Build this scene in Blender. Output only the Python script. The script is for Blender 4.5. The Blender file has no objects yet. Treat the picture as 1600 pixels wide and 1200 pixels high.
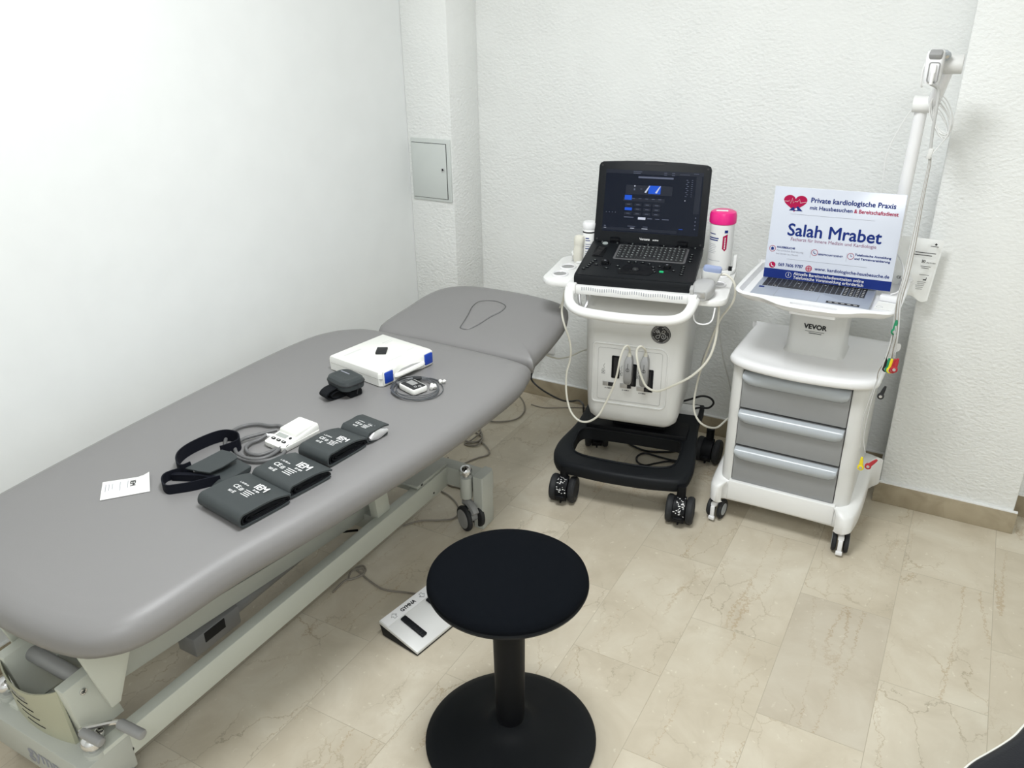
import bpy, bmesh, math, random
from mathutils import Matrix, Vector, Euler, noise
random.seed(7)
S = bpy.context.scene
COL = S.collection
PI = math.pi
def RAD(d): return math.radians(d)

# ------------------------------------------------------------------ camera, world, light, exposure
CAM_H = 1.72
FPX = 1280.0
PITCH, ROLL, YAW = RAD(24.96), RAD(-0.87), RAD(-29.6)
_f = Vector((math.sin(YAW)*math.cos(PITCH), math.cos(YAW)*math.cos(PITCH), -math.sin(PITCH)))
_r0 = Vector((math.cos(YAW), -math.sin(YAW), 0)); _u0 = _r0.cross(_f)
_r = _r0*math.cos(ROLL) + _u0*math.sin(ROLL)
_u = -_r0*math.sin(ROLL) + _u0*math.cos(ROLL)
cam_data = bpy.data.cameras.new('camera'); cam = bpy.data.objects.new('camera', cam_data); COL.objects.link(cam)
cam_data.sensor_fit = 'HORIZONTAL'; cam_data.sensor_width = 36.0; cam_data.lens = 36.0*FPX/1600.0
cam_data.clip_start = 0.02; cam_data.clip_end = 60
Mc = Matrix((_r, _u, -_f)).transposed().to_4x4(); Mc.translation = Vector((0, 0, CAM_H))
cam.matrix_world = Mc
S.camera = cam
W = bpy.data.worlds.new('world'); S.world = W; W.use_nodes = True
W.node_tree.nodes['Background'].inputs[0].default_value = (0.9, 0.95, 1.0, 1)
W.node_tree.nodes['Background'].inputs[1].default_value = 0.25
def area(name, loc, sx, sy, power, color=(1, 1, 1), rot=(0, 0, 0)):
    d = bpy.data.lights.new(name, 'AREA'); d.shape = 'RECTANGLE'; d.size = sx; d.size_y = sy; d.energy = power; d.color = color
    o = bpy.data.objects.new(name, d); COL.objects.link(o); o.location = loc; o.rotation_euler = rot
    return o
area('ceiling_light_panel', (-0.75, 1.35, 2.66), 0.62, 0.62, 34, (0.95, 0.982, 1.0))
area('ceiling_light_panel_behind', (0.5, -0.5, 2.66), 0.9, 0.9, 30, (0.95, 0.982, 1.0))
S.view_settings.view_transform = 'Standard'
try: S.view_settings.look = 'None'
except Exception: pass
S.view_settings.gamma = 1.0; S.view_settings.use_curve_mapping = False
S.view_settings.exposure = 0.38
S.cycles.diffuse_bounces = 6; S.cycles.max_bounces = 10

# ------------------------------------------------------------------ picking helpers (pixel of the 1600x1200 frame + a plane -> a point)
def ray(x, y): return _r*((x-800)/FPX) - _u*((y-600)/FPX) + _f
C0 = Vector((0, 0, CAM_H))
def atZ(x, y, z=0.0): d = ray(x, y); return C0 + d*((z-CAM_H)/d.z)
def atY(x, y, Y): d = ray(x, y); return C0 + d*(Y/d.y)
def atX(x, y, X): d = ray(x, y); return C0 + d*(X/d.x)
def atL(x, y, M, yl):                    # on the plane local y = yl of frame M, returned in local coordinates
    d = ray(x, y); o = M.translation; ey = M.to_3x3().col[1]
    t = (yl - (C0-o).dot(ey))/d.dot(ey)
    return M.inverted() @ (C0 + d*t)
def frame(x, y, z=0, a=0): return Matrix.Translation((x, y, z)) @ Matrix.Rotation(RAD(a), 4, 'Z')

# ------------------------------------------------------------------ materials
def mat(name, col, rough=0.5, metal=0.0, spec=0.5, bump=0.0, bscale=200.0, var=0.0, vscale=8.0, coat=0.0, sheen=0.0, alpha=None, emit=None, es=1.0, trans=0.0):
    m = bpy.data.materials.new(name); m.use_nodes = True
    nt = m.node_tree; b = nt.nodes['Principled BSDF']
    b.inputs['Base Color'].default_value = (*col, 1); b.inputs['Roughness'].default_value = rough
    b.inputs['Metallic'].default_value = metal; b.inputs['Specular IOR Level'].default_value = spec
    b.inputs['Coat Weight'].default_value = coat
    if sheen: b.inputs['Sheen Weight'].default_value = sheen
    if trans: b.inputs['Transmission Weight'].default_value = trans
    if emit: b.inputs['Emission Color'].default_value = (*emit, 1); b.inputs['Emission Strength'].default_value = es
    tc = nt.nodes.new('ShaderNodeTexCoord')
    n = nt.nodes.new('ShaderNodeTexNoise'); n.inputs['Scale'].default_value = vscale; n.inputs['Detail'].default_value = 4
    nt.links.new(tc.outputs['Object'], n.inputs['Vector'])
    mp = nt.nodes.new('ShaderNodeMapRange')
    v = max(var, 0.015)
    mp.inputs['From Min'].default_value = 0.3; mp.inputs['From Max'].default_value = 0.7
    mp.inputs['To Min'].default_value = 1-v; mp.inputs['To Max'].default_value = 1+v
    nt.links.new(n.outputs['Fac'], mp.inputs['Value'])
    mx = nt.nodes.new('ShaderNodeVectorMath'); mx.operation = 'SCALE'; mx.inputs[0].default_value = col
    nt.links.new(mp.outputs['Result'], mx.inputs['Scale']); nt.links.new(mx.outputs['Vector'], b.inputs['Base Color'])
    if bump:
        n2 = nt.nodes.new('ShaderNodeTexNoise'); n2.inputs['Scale'].default_value = bscale; n2.inputs['Detail'].default_value = 3
        nt.links.new(tc.outputs['Object'], n2.inputs['Vector'])
        bp = nt.nodes.new('ShaderNodeBump'); bp.inputs['Strength'].default_value = bump; bp.inputs['Distance'].default_value = 0.002
        nt.links.new(n2.outputs['Fac'], bp.inputs['Height']); nt.links.new(bp.outputs['Normal'], b.inputs['Normal'])
    return m

def plaster(name, col, s1=70.0, strength=0.5, dist=0.004, stretch=(1, 1, 1.5)):
    m = mat(name, col, rough=0.75, spec=0.3)
    nt = m.node_tree; b = nt.nodes['Principled BSDF']
    tc = nt.nodes.new('ShaderNodeTexCoord'); mp = nt.nodes.new('ShaderNodeMapping'); mp.inputs['Scale'].default_value = stretch
    nt.links.new(tc.outputs['Object'], mp.inputs['Vector'])
    a = nt.nodes.new('ShaderNodeTexNoise'); a.inputs['Scale'].default_value = s1; a.inputs['Detail'].default_value = 5; a.inputs['Roughness'].default_value = 0.55
    nt.links.new(mp.outputs['Vector'], a.inputs['Vector'])
    v = nt.nodes.new('ShaderNodeTexVoronoi'); v.feature = 'SMOOTH_F1'; v.inputs['Scale'].default_value = s1*0.8
    nt.links.new(mp.outputs['Vector'], v.inputs['Vector'])
    # patches where the plaster is trowelled smooth
    p = nt.nodes.new('ShaderNodeTexNoise'); p.inputs['Scale'].default_value = 2.2; p.inputs['Detail'].default_value = 2
    nt.links.new(tc.outputs['Object'], p.inputs['Vector'])
    pr = nt.nodes.new('ShaderNodeMapRange'); pr.inputs['From Min'].default_value = 0.35; pr.inputs['From Max'].default_value = 0.55
    pr.inputs['To Min'].default_value = 0.45; pr.inputs['To Max'].default_value = 1.0
    nt.links.new(p.outputs['Fac'], pr.inputs['Value'])
    ad = nt.nodes.new('ShaderNodeMath'); ad.operation = 'MULTIPLY_ADD'; ad.inputs[1].default_value = 0.35
    nt.links.new(v.outputs['Distance'], ad.inputs[0]); nt.links.new(a.outputs['Fac'], ad.inputs[2])
    mu = nt.nodes.new('ShaderNodeMath'); mu.operation = 'MULTIPLY'
    nt.links.new(ad.outputs[0], mu.inputs[0]); nt.links.new(pr.outputs['Result'], mu.inputs[1])
    bp = nt.nodes.new('ShaderNodeBump'); bp.inputs['Strength'].default_value = strength; bp.inputs['Distance'].default_value = dist
    nt.links.new(mu.outputs[0], bp.inputs['Height']); nt.links.new(bp.outputs['Normal'], b.inputs['Normal'])
    return m

def marble_floor():
    m = bpy.data.materials.new('beige_marble_tiles'); m.use_nodes = True; nt = m.node_tree; N = nt.nodes; Lk = nt.links
    b = N['Principled BSDF']
    tc = N.new('ShaderNodeTexCoord')
    sp = N.new('ShaderNodeSeparateXYZ'); Lk.new(tc.outputs['Object'], sp.inputs[0])
    ax = N.new('ShaderNodeMath'); ax.operation = 'ADD'; ax.inputs[1].default_value = 0.238 + 0.2685*20; Lk.new(sp.outputs['X'], ax.inputs[0])
    ay = N.new('ShaderNodeMath'); ay.operation = 'ADD'; ay.inputs[1].default_value = -2.263 + 0.2775 + 0.555*20; Lk.new(sp.outputs['Y'], ay.inputs[0])
    cv = N.new('ShaderNodeCombineXYZ'); Lk.new(ay.outputs[0], cv.inputs[0]); Lk.new(ax.outputs[0], cv.inputs[1])
    br = N.new('ShaderNodeTexBrick'); br.offset = 0.5; br.offset_frequency = 2; br.squash = 1.0
    br.inputs['Scale'].default_value = 1.0; br.inputs['Mortar Size'].default_value = 0.0011; br.inputs['Mortar Smooth'].default_value = 0.3
    br.inputs['Brick Width'].default_value = 0.555; br.inputs['Row Height'].default_value = 0.2685; br.inputs['Bias'].default_value = 0.0
    br.inputs['Color1'].default_value = (0, 0, 0, 1); br.inputs['Color2'].default_value = (1, 1, 1, 1); br.inputs['Mortar'].default_value = (0.5, 0.5, 0.5, 1)
    Lk.new(cv.outputs[0], br.inputs['Vector'])
    # per-tile offset of the stone pattern
    sc = N.new('ShaderNodeVectorMath'); sc.operation = 'SCALE'; sc.inputs['Scale'].default_value = 37.0; Lk.new(br.outputs['Color'], sc.inputs[0])
    add = N.new('ShaderNodeVectorMath'); add.operation = 'ADD'; Lk.new(sc.outputs[0], add.inputs[0]); Lk.new(tc.outputs['Object'], add.inputs[1])
    def noise_(scale, det, rough=0.5, dist=0.0, src=add):
        n = N.new('ShaderNodeTexNoise'); n.inputs['Scale'].default_value = scale; n.inputs['Detail'].default_value = det
        n.inputs['Roughness'].default_value = rough; n.inputs['Distortion'].default_value = dist; Lk.new(src.outputs[0], n.inputs['Vector']); return n
    def ramp(src, pts):
        r = N.new('ShaderNodeValToRGB'); cr = r.color_ramp
        while len(cr.elements) < len(pts): cr.elements.new(0.5)
        for e, (p, c) in zip(cr.elements, pts): e.position = p; e.color = (*c, 1)
        Lk.new(src, r.inputs['Fac']); return r
    n1 = noise_(5.0, 5, 0.6, 0.6)
    base = ramp(n1.outputs['Fac'], [(0.28, (0.50, 0.44, 0.34)), (0.5, (0.57, 0.51, 0.405)), (0.72, (0.635, 0.585, 0.48))])
    # tile tone
    tn = ramp(br.outputs['Color'], [(0.0, (0.93, 0.925, 0.91)), (0.5, (0.985, 0.98, 0.97)), (1.0, (1.03, 1.04, 1.05))])
    m1 = N.new('ShaderNodeMix'); m1.data_type = 'RGBA'; m1.blend_type = 'MULTIPLY'; m1.inputs['Factor'].default_value = 1.0
    Lk.new(base.outputs['Color'], m1.inputs[6]); Lk.new(tn.outputs['Color'], m1.inputs[7])
    # fine cracks: warped voronoi edges, stretched along Y
    wn = noise_(9.0, 6, 0.65)
    wv = N.new('ShaderNodeVectorMath'); wv.operation = 'SCALE'; wv.inputs['Scale'].default_value = 0.11; Lk.new(wn.outputs['Color'], wv.inputs[0])
    wa = N.new('ShaderNodeVectorMath'); wa.operation = 'ADD'; Lk.new(wv.outputs[0], wa.inputs[0]); Lk.new(add.outputs[0], wa.inputs[1])
    mpn = N.new('ShaderNodeMapping'); mpn.inputs['Scale'].default_value = (1.0, 0.45, 1.0); Lk.new(wa.outputs[0], mpn.inputs['Vector'])
    vo = N.new('ShaderNodeTexVoronoi'); vo.feature = 'DISTANCE_TO_EDGE'; vo.inputs['Scale'].default_value = 8.5; Lk.new(mpn.outputs[0], vo.inputs['Vector'])
    ed = N.new('ShaderNodeMapRange'); ed.inputs['From Min'].default_value = 0.0; ed.inputs['From Max'].default_value = 0.016
    ed.inputs['To Min'].default_value = 1.0; ed.inputs['To Max'].default_value = 0.0; Lk.new(vo.outputs['Distance'], ed.inputs['Value'])
    gate = noise_(3.2, 2)
    gr = N.new('ShaderNodeMapRange'); gr.inputs['From Min'].default_value = 0.44; gr.inputs['From Max'].default_value = 0.62
    gr.inputs['To Min'].default_value = 0.0; gr.inputs['To Max'].default_value = 0.62; Lk.new(gate.outputs['Fac'], gr.inputs['Value'])
    gm = N.new('ShaderNodeMath'); gm.operation = 'MULTIPLY'; Lk.new(ed.outputs[0], gm.inputs[0]); Lk.new(gr.outputs[0], gm.inputs[1])
    m2 = N.new('ShaderNodeMix'); m2.data_type = 'RGBA'; Lk.new(gm.outputs[0], m2.inputs['Factor']); Lk.new(m1.outputs[2], m2.inputs[6])
    vcol = ramp(n1.outputs['Fac'], [(0.4, (0.25, 0.215, 0.15)), (0.62, (0.36, 0.255, 0.13))]); Lk.new(vcol.outputs['Color'], m2.inputs[7])
    # pale fossil flecks
    fl = N.new('ShaderNodeTexVoronoi'); fl.inputs['Scale'].default_value = 30.0; Lk.new(wa.outputs[0], fl.inputs['Vector'])
    fr = N.new('ShaderNodeMapRange'); fr.inputs['From Min'].default_value = 0.03; fr.inputs['From Max'].default_value = 0.16
    fr.inputs['To Min'].default_value = 0.5; fr.inputs['To Max'].default_value = 0.0; Lk.new(fl.outputs['Distance'], fr.inputs['Value'])
    m3 = N.new('ShaderNodeMix'); m3.data_type = 'RGBA'; Lk.new(fr.outputs[0], m3.inputs['Factor']); Lk.new(m2.outputs[2], m3.inputs[6]); m3.inputs[7].default_value = (0.76, 0.72, 0.60, 1)
    # joints
    m4 = N.new('ShaderNodeMix'); m4.data_type = 'RGBA'
    jm = N.new('ShaderNodeMath'); jm.operation = 'MULTIPLY'; jm.inputs[1].default_value = 0.45; Lk.new(br.outputs['Fac'], jm.inputs[0])
    Lk.new(jm.outputs[0], m4.inputs['Factor']); Lk.new(m3.outputs[2], m4.inputs[6]); m4.inputs[7].default_value = (0.25, 0.22, 0.16, 1)
    # rusty stylolite seams running along the tiles
    sx = N.new('ShaderNodeMapping'); sx.inputs['Scale'].default_value = (1.0, 0.16, 1.0); Lk.new(add.outputs[0], sx.inputs['Vector'])
    jn = noise_(70.0, 3, 0.7); js = N.new('ShaderNodeVectorMath'); js.operation = 'SCALE'; js.inputs['Scale'].default_value = 0.035; Lk.new(jn.outputs['Color'], js.inputs[0])
    ja = N.new('ShaderNodeVectorMath'); ja.operation = 'ADD'; Lk.new(sx.outputs[0], ja.inputs[0]); Lk.new(js.outputs[0], ja.inputs[1])
    sn = noise_(6.5, 1, 0.4, 0.0, ja)
    sd_ = N.new('ShaderNodeMath'); sd_.operation = 'SUBTRACT'; sd_.inputs[1].default_value = 0.56; Lk.new(sn.outputs['Fac'], sd_.inputs[0])
    sa = N.new('ShaderNodeMath'); sa.operation = 'ABSOLUTE'; Lk.new(sd_.outputs[0], sa.inputs[0])
    sr = N.new('ShaderNodeMapRange'); sr.inputs['From Min'].default_value = 0.0; sr.inputs['From Max'].default_value = 0.006; sr.inputs['To Min'].default_value = 0.5; sr.inputs['To Max'].default_value = 0.0; Lk.new(sa.outputs[0], sr.inputs['Value'])
    g2 = noise_(2.4, 2); gr2 = N.new('ShaderNodeMapRange'); gr2.inputs['From Min'].default_value = 0.38; gr2.inputs['From Max'].default_value = 0.5; Lk.new(g2.outputs['Fac'], gr2.inputs['Value'])
    sm = N.new('ShaderNodeMath'); sm.operation = 'MULTIPLY'; Lk.new(sr.outputs[0], sm.inputs[0]); Lk.new(gr2.outputs[0], sm.inputs[1])
    m5 = N.new('ShaderNodeMix'); m5.data_type = 'RGBA'; Lk.new(sm.outputs[0], m5.inputs['Factor']); Lk.new(m4.outputs[2], m5.inputs[6]); m5.inputs[7].default_value = (0.34, 0.22, 0.10, 1)
    # the one greyer tile
    def band(sock, lo, hi):
        a = N.new('ShaderNodeMath'); a.operation = 'GREATER_THAN'; a.inputs[1].default_value = lo; Lk.new(sock, a.inputs[0])
        c = N.new('ShaderNodeMath'); c.operation = 'LESS_THAN'; c.inputs[1].default_value = hi; Lk.new(sock, c.inputs[0])
        d = N.new('ShaderNodeMath'); d.operation = 'MULTIPLY'; Lk.new(a.outputs[0], d.inputs[0]); Lk.new(c.outputs[0], d.inputs[1]); return d
    bx_, by_ = band(sp.outputs['X'], -0.2375, 0.030), band(sp.outputs['Y'], 1.7085, 2.2625)
    bm2 = N.new('ShaderNodeMath'); bm2.operation = 'MULTIPLY'; Lk.new(bx_.outputs[0], bm2.inputs[0]); Lk.new(by_.outputs[0], bm2.inputs[1])
    m6 = N.new('ShaderNodeMix'); m6.data_type = 'RGBA'; m6.blend_type = 'MULTIPLY'; Lk.new(bm2.outputs[0], m6.inputs['Factor']); Lk.new(m5.outputs[2], m6.inputs[6]); m6.inputs[7].default_value = (0.90, 0.895, 0.90, 1)
    Lk.new(m6.outputs[2], b.inputs['Base Color'])
    rn = noise_(14, 3); rr = N.new('ShaderNodeMapRange'); rr.inputs['To Min'].default_value = 0.22; rr.inputs['To Max'].default_value = 0.42; Lk.new(rn.outputs['Fac'], rr.inputs['Value'])
    Lk.new(rr.outputs[0], b.inputs['Roughness']); b.inputs['Specular IOR Level'].default_value = 0.4
    return m

def vein_stone(name, c1, c2):
    m = mat(name, c1, rough=0.35); nt = m.node_tree; b = nt.nodes['Principled BSDF']
    tc = nt.nodes.new('ShaderNodeTexCoord'); n = nt.nodes.new('ShaderNodeTexNoise'); n.inputs['Scale'].default_value = 9; n.inputs['Detail'].default_value = 7; n.inputs['Distortion'].default_value = 1.2
    nt.links.new(tc.outputs['Object'], n.inputs['Vector'])
    r = nt.nodes.new('ShaderNodeValToRGB'); r.color_ramp.elements[0].position = 0.35; r.color_ramp.elements[1].position = 0.65
    r.color_ramp.elements[0].color = (*c1, 1); r.color_ramp.elements[1].color = (*c2, 1)
    nt.links.new(n.outputs['Fac'], r.inputs['Fac']); nt.links.new(r.outputs['Color'], b.inputs['Base Color'])
    return m

MT = {}
MT['wall'] = plaster('rough_white_plaster', (0.83, 0.84, 0.825), 78, 0.62, 0.007)
MT['wall_smooth'] = plaster('smooth_white_plaster', (0.81, 0.825, 0.82), 14, 0.10, 0.004)
MT['ceiling'] = mat('ceiling_paint', (0.85, 0.85, 0.84), 0.8)
MT['floor'] = marble_floor()
MT['base_stone'] = vein_stone('brown_marble_baseboard', (0.30, 0.25, 0.17), (0.40, 0.34, 0.24))
MT['panel'] = mat('grey_enamelled_panel', (0.60, 0.63, 0.61), 0.45)
MT['dark'] = mat('near_black_plastic', (0.003, 0.0035, 0.005), 0.5, spec=0.2, bump=0.1, bscale=900)
MT['blk'] = mat('satin_black_plastic', (0.0075, 0.0088, 0.0108), 0.5, spec=0.18)
MT['blkfab'] = mat('black_woven_fabric', (0.0035, 0.0045, 0.0065), 0.9, bump=0.5, bscale=1400, spec=0.06)
MT['rubber'] = mat('dark_grey_rubber', (0.022, 0.023, 0.025), 0.6, spec=0.3)
MT['cord_blk'] = mat('black_cord', (0.01, 0.01, 0.011), 0.45)
MT['white'] = mat('white_plastic', (0.80, 0.80, 0.79), 0.32)
MT['white_g'] = mat('glossy_white_plastic', (0.82, 0.82, 0.83), 0.16)
MT['offw'] = mat('off_white_plastic', (0.68, 0.68, 0.665), 0.35)
MT['cable_w'] = mat('cream_cable', (0.68, 0.66, 0.58), 0.4)
MT['cable_g'] = mat('grey_cable', (0.24, 0.215, 0.18), 0.5)
MT['cable_lg'] = mat('light_grey_cable', (0.50, 0.50, 0.49), 0.45)
MT['grey'] = mat('mid_grey_plastic', (0.30, 0.30, 0.30), 0.45)
MT['drawer'] = mat('grey_drawer_front', (0.285, 0.29, 0.295), 0.5, var=0.03, vscale=3)
MT['handle'] = mat('pale_blue_grey_handle', (0.42, 0.45, 0.48), 0.25)
MT['vinyl'] = mat('grey_vinyl', (0.225, 0.219, 0.219), 0.45, bump=0.06, bscale=500, var=0.012, vscale=2)
MT['vinyl_dk'] = mat('grey_vinyl_seam', (0.10, 0.10, 0.10), 0.5)
MT['steel'] = mat('pale_grey_green_painted_steel', (0.56, 0.58, 0.52), 0.35)
MT['steel2'] = mat('grey_painted_steel', (0.47, 0.485, 0.445), 0.4)
MT['cover'] = mat('beige_green_plastic_cover', (0.44, 0.44, 0.33), 0.45)
MT['chrome'] = mat('chrome', (0.72, 0.72, 0.73), 0.12, metal=1.0)
MT['silver'] = mat('brushed_silver', (0.55, 0.55, 0.56), 0.35, metal=0.8)
MT['tablet'] = mat('silver_laptop_case', (0.38, 0.42, 0.50), 0.4, metal=0.3)
MT['key'] = mat('black_keys', (0.02, 0.021, 0.023), 0.5)
MT['keyframe'] = mat('grey_key_frame', (0.10, 0.10, 0.105), 0.4)
MT['ink'] = mat('black_print', (0.012, 0.012, 0.014), 0.6)
MT['ink_g'] = mat('grey_print', (0.30, 0.31, 0.36), 0.6)
MT['ink_w'] = mat('white_print', (0.78, 0.78, 0.78), 0.6)
MT['navy'] = mat('navy_print', (0.010, 0.026, 0.165), 0.6, spec=0.12)
MT['red'] = mat('crimson_print', (0.36, 0.008, 0.06), 0.6, spec=0.12)
MT['mauve'] = mat('mauve_print', (0.30, 0.16, 0.24), 0.6, spec=0.12)
MT['signw'] = mat('white_acrylic_sign', (0.57, 0.60, 0.68), 0.18)
MT['pink'] = mat('bright_pink_lid', (0.78, 0.012, 0.22), 0.3)
MT['blue'] = mat('blue_latch', (0.006, 0.045, 0.36), 0.35)
MT['case'] = mat('white_case_plastic', (0.84, 0.84, 0.80), 0.4)
MT['cuff'] = mat('dark_grey_nylon', (0.040, 0.047, 0.049), 0.5, spec=0.35, bump=0.1, bscale=1500)
MT['cuff_in'] = mat('black_velcro', (0.006, 0.007, 0.009), 0.8, spec=0.2, bump=0.3, bscale=900)
MT['navyblk'] = mat('dark_navy_webbing', (0.004, 0.005, 0.010), 0.8, spec=0.2, bump=0.3, bscale=900)
MT['foil'] = mat('silver_foil', (0.70, 0.70, 0.71), 0.28, metal=0.6, bump=0.5, bscale=60)
MT['paper'] = mat('white_paper', (0.80, 0.80, 0.78), 0.7)
MT['bag'] = mat('white_plastic_film', (0.84, 0.85, 0.84), 0.25, bump=0.5, bscale=30, spec=0.6)
MT['lcd'] = mat('lcd_glass', (0.36, 0.38, 0.36), 0.25)
MT['g_clip'] = mat('green_clip', (0.01, 0.22, 0.10), 0.4)
MT['y_clip'] = mat('yellow_clip', (0.75, 0.60, 0.02), 0.4)
MT['r_clip'] = mat('red_clip', (0.38, 0.02, 0.03), 0.4)
MT['probe'] = mat('grey_probe_shell', (0.42, 0.42, 0.42), 0.35)
MT['lav'] = mat('lavender_probe_face', (0.30, 0.36, 0.55), 0.35)
MT['screen'] = mat('dark_screen', (0.002, 0.003, 0.005), 0.25, spec=0.18, emit=(0.0028, 0.0045, 0.011), es=1.0)
MT['hose'] = mat('grey_rubber_hose', (0.13, 0.13, 0.132), 0.45)
MT['lead'] = mat('slate_grey_lead', (0.085, 0.09, 0.098), 0.4)
def em(name, c, s): return mat(name, tuple(v*0.12 for v in c), 0.4, spec=0.2, emit=c, es=s*0.6)
MT['s_blue'] = em('screen_blue', (0.01, 0.12, 0.85), 0.75)
MT['s_white'] = em('screen_white', (0.75, 0.80, 0.95), 0.8)
MT['s_grey'] = em('screen_grey', (0.13, 0.15, 0.22), 0.9)
MT['s_dim'] = em('screen_dim', (0.014, 0.019, 0.034), 0.9)
MT['led_g'] = em('green_key_light', (0.03, 0.65, 0.25), 0.9)
MT['led_w'] = em('white_key_light', (0.6, 0.68, 0.66), 0.6)
MT['leather'] = mat('black_leather', (0.010, 0.011, 0.015), 0.4, spec=0.3, bump=0.15, bscale=300)
MT['cream'] = mat('cream_shell', (0.72, 0.71, 0.66), 0.4)

# ------------------------------------------------------------------ mesh builder
WM = {}
def catmull(pts, sub=6, closed=False):
    P = [Vector(p) for p in pts]
    if len(P) < 3 or sub < 2: return P
    out = []; n = len(P)
    rng = range(n) if closed else range(n-1)
    for i in rng:
        if closed: a, b, c, d = P[(i-1) % n], P[i], P[(i+1) % n], P[(i+2) % n]
        else: a, b, c, d = P[max(i-1, 0)], P[i], P[i+1], P[min(i+2, n-1)]
        for k in range(sub):
            t = k/sub
            out.append(0.5*((2*b) + (c-a)*t + (2*a-5*b+4*c-d)*t*t + (3*b-a-3*c+d)*t*t*t))
    if not closed: out.append(P[-1])
    return out
def rrect(w, h, r, n=6, cx=0, cy=0):
    if not isinstance(r, (list, tuple)): r = [r]*4
    out = []
    for (sx, sy, a0, rr) in ((1, 1, 0, r[0]), (-1, 1, 90, r[1]), (-1, -1, 180, r[2]), (1, -1, 270, r[3])):
        for k in range(n+1):
            a = RAD(a0 + 90*k/n)
            out.append((cx + sx*(w/2-rr) + rr*math.cos(a), cy + sy*(h/2-rr) + rr*math.sin(a)))
    return out
def inset(pts, d):
    n = len(pts); out = []
    ar = sum(pts[i][0]*pts[(i+1) % n][1]-pts[(i+1) % n][0]*pts[i][1] for i in range(n))
    sg = 1 if ar > 0 else -1
    for i in range(n):
        a, b, c = Vector(pts[i-1]).to_2d(), Vector(pts[i]).to_2d(), Vector(pts[(i+1) % n]).to_2d()
        t = (c-a)
        if t.length < 1e-9: t = Vector((1, 0))
        t.normalize(); nrm = Vector((-t.y, t.x))*sg
        out.append((b.x+nrm.x*d, b.y+nrm.y*d))
    return out
def facem(o, x, y):
    X = Vector(x).normalized(); Y = Vector(y); Y = (Y - X*Y.dot(X)).normalized(); Z = X.cross(Y)
    M = Matrix((X, Y, Z)).transposed().to_4x4(); M.translation = Vector(o); return M
def sinset(pts, d):
    xs = [p[0] for p in pts]; ys = [p[1] for p in pts]; cx = (min(xs)+max(xs))/2; cy = (min(ys)+max(ys))/2; hx = (max(xs)-min(xs))/2; hy = (max(ys)-min(ys))/2
    return [(cx+(p[0]-cx)*(1-d/hx), cy+(p[1]-cy)*(1-d/hy)) for p in pts]
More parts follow.
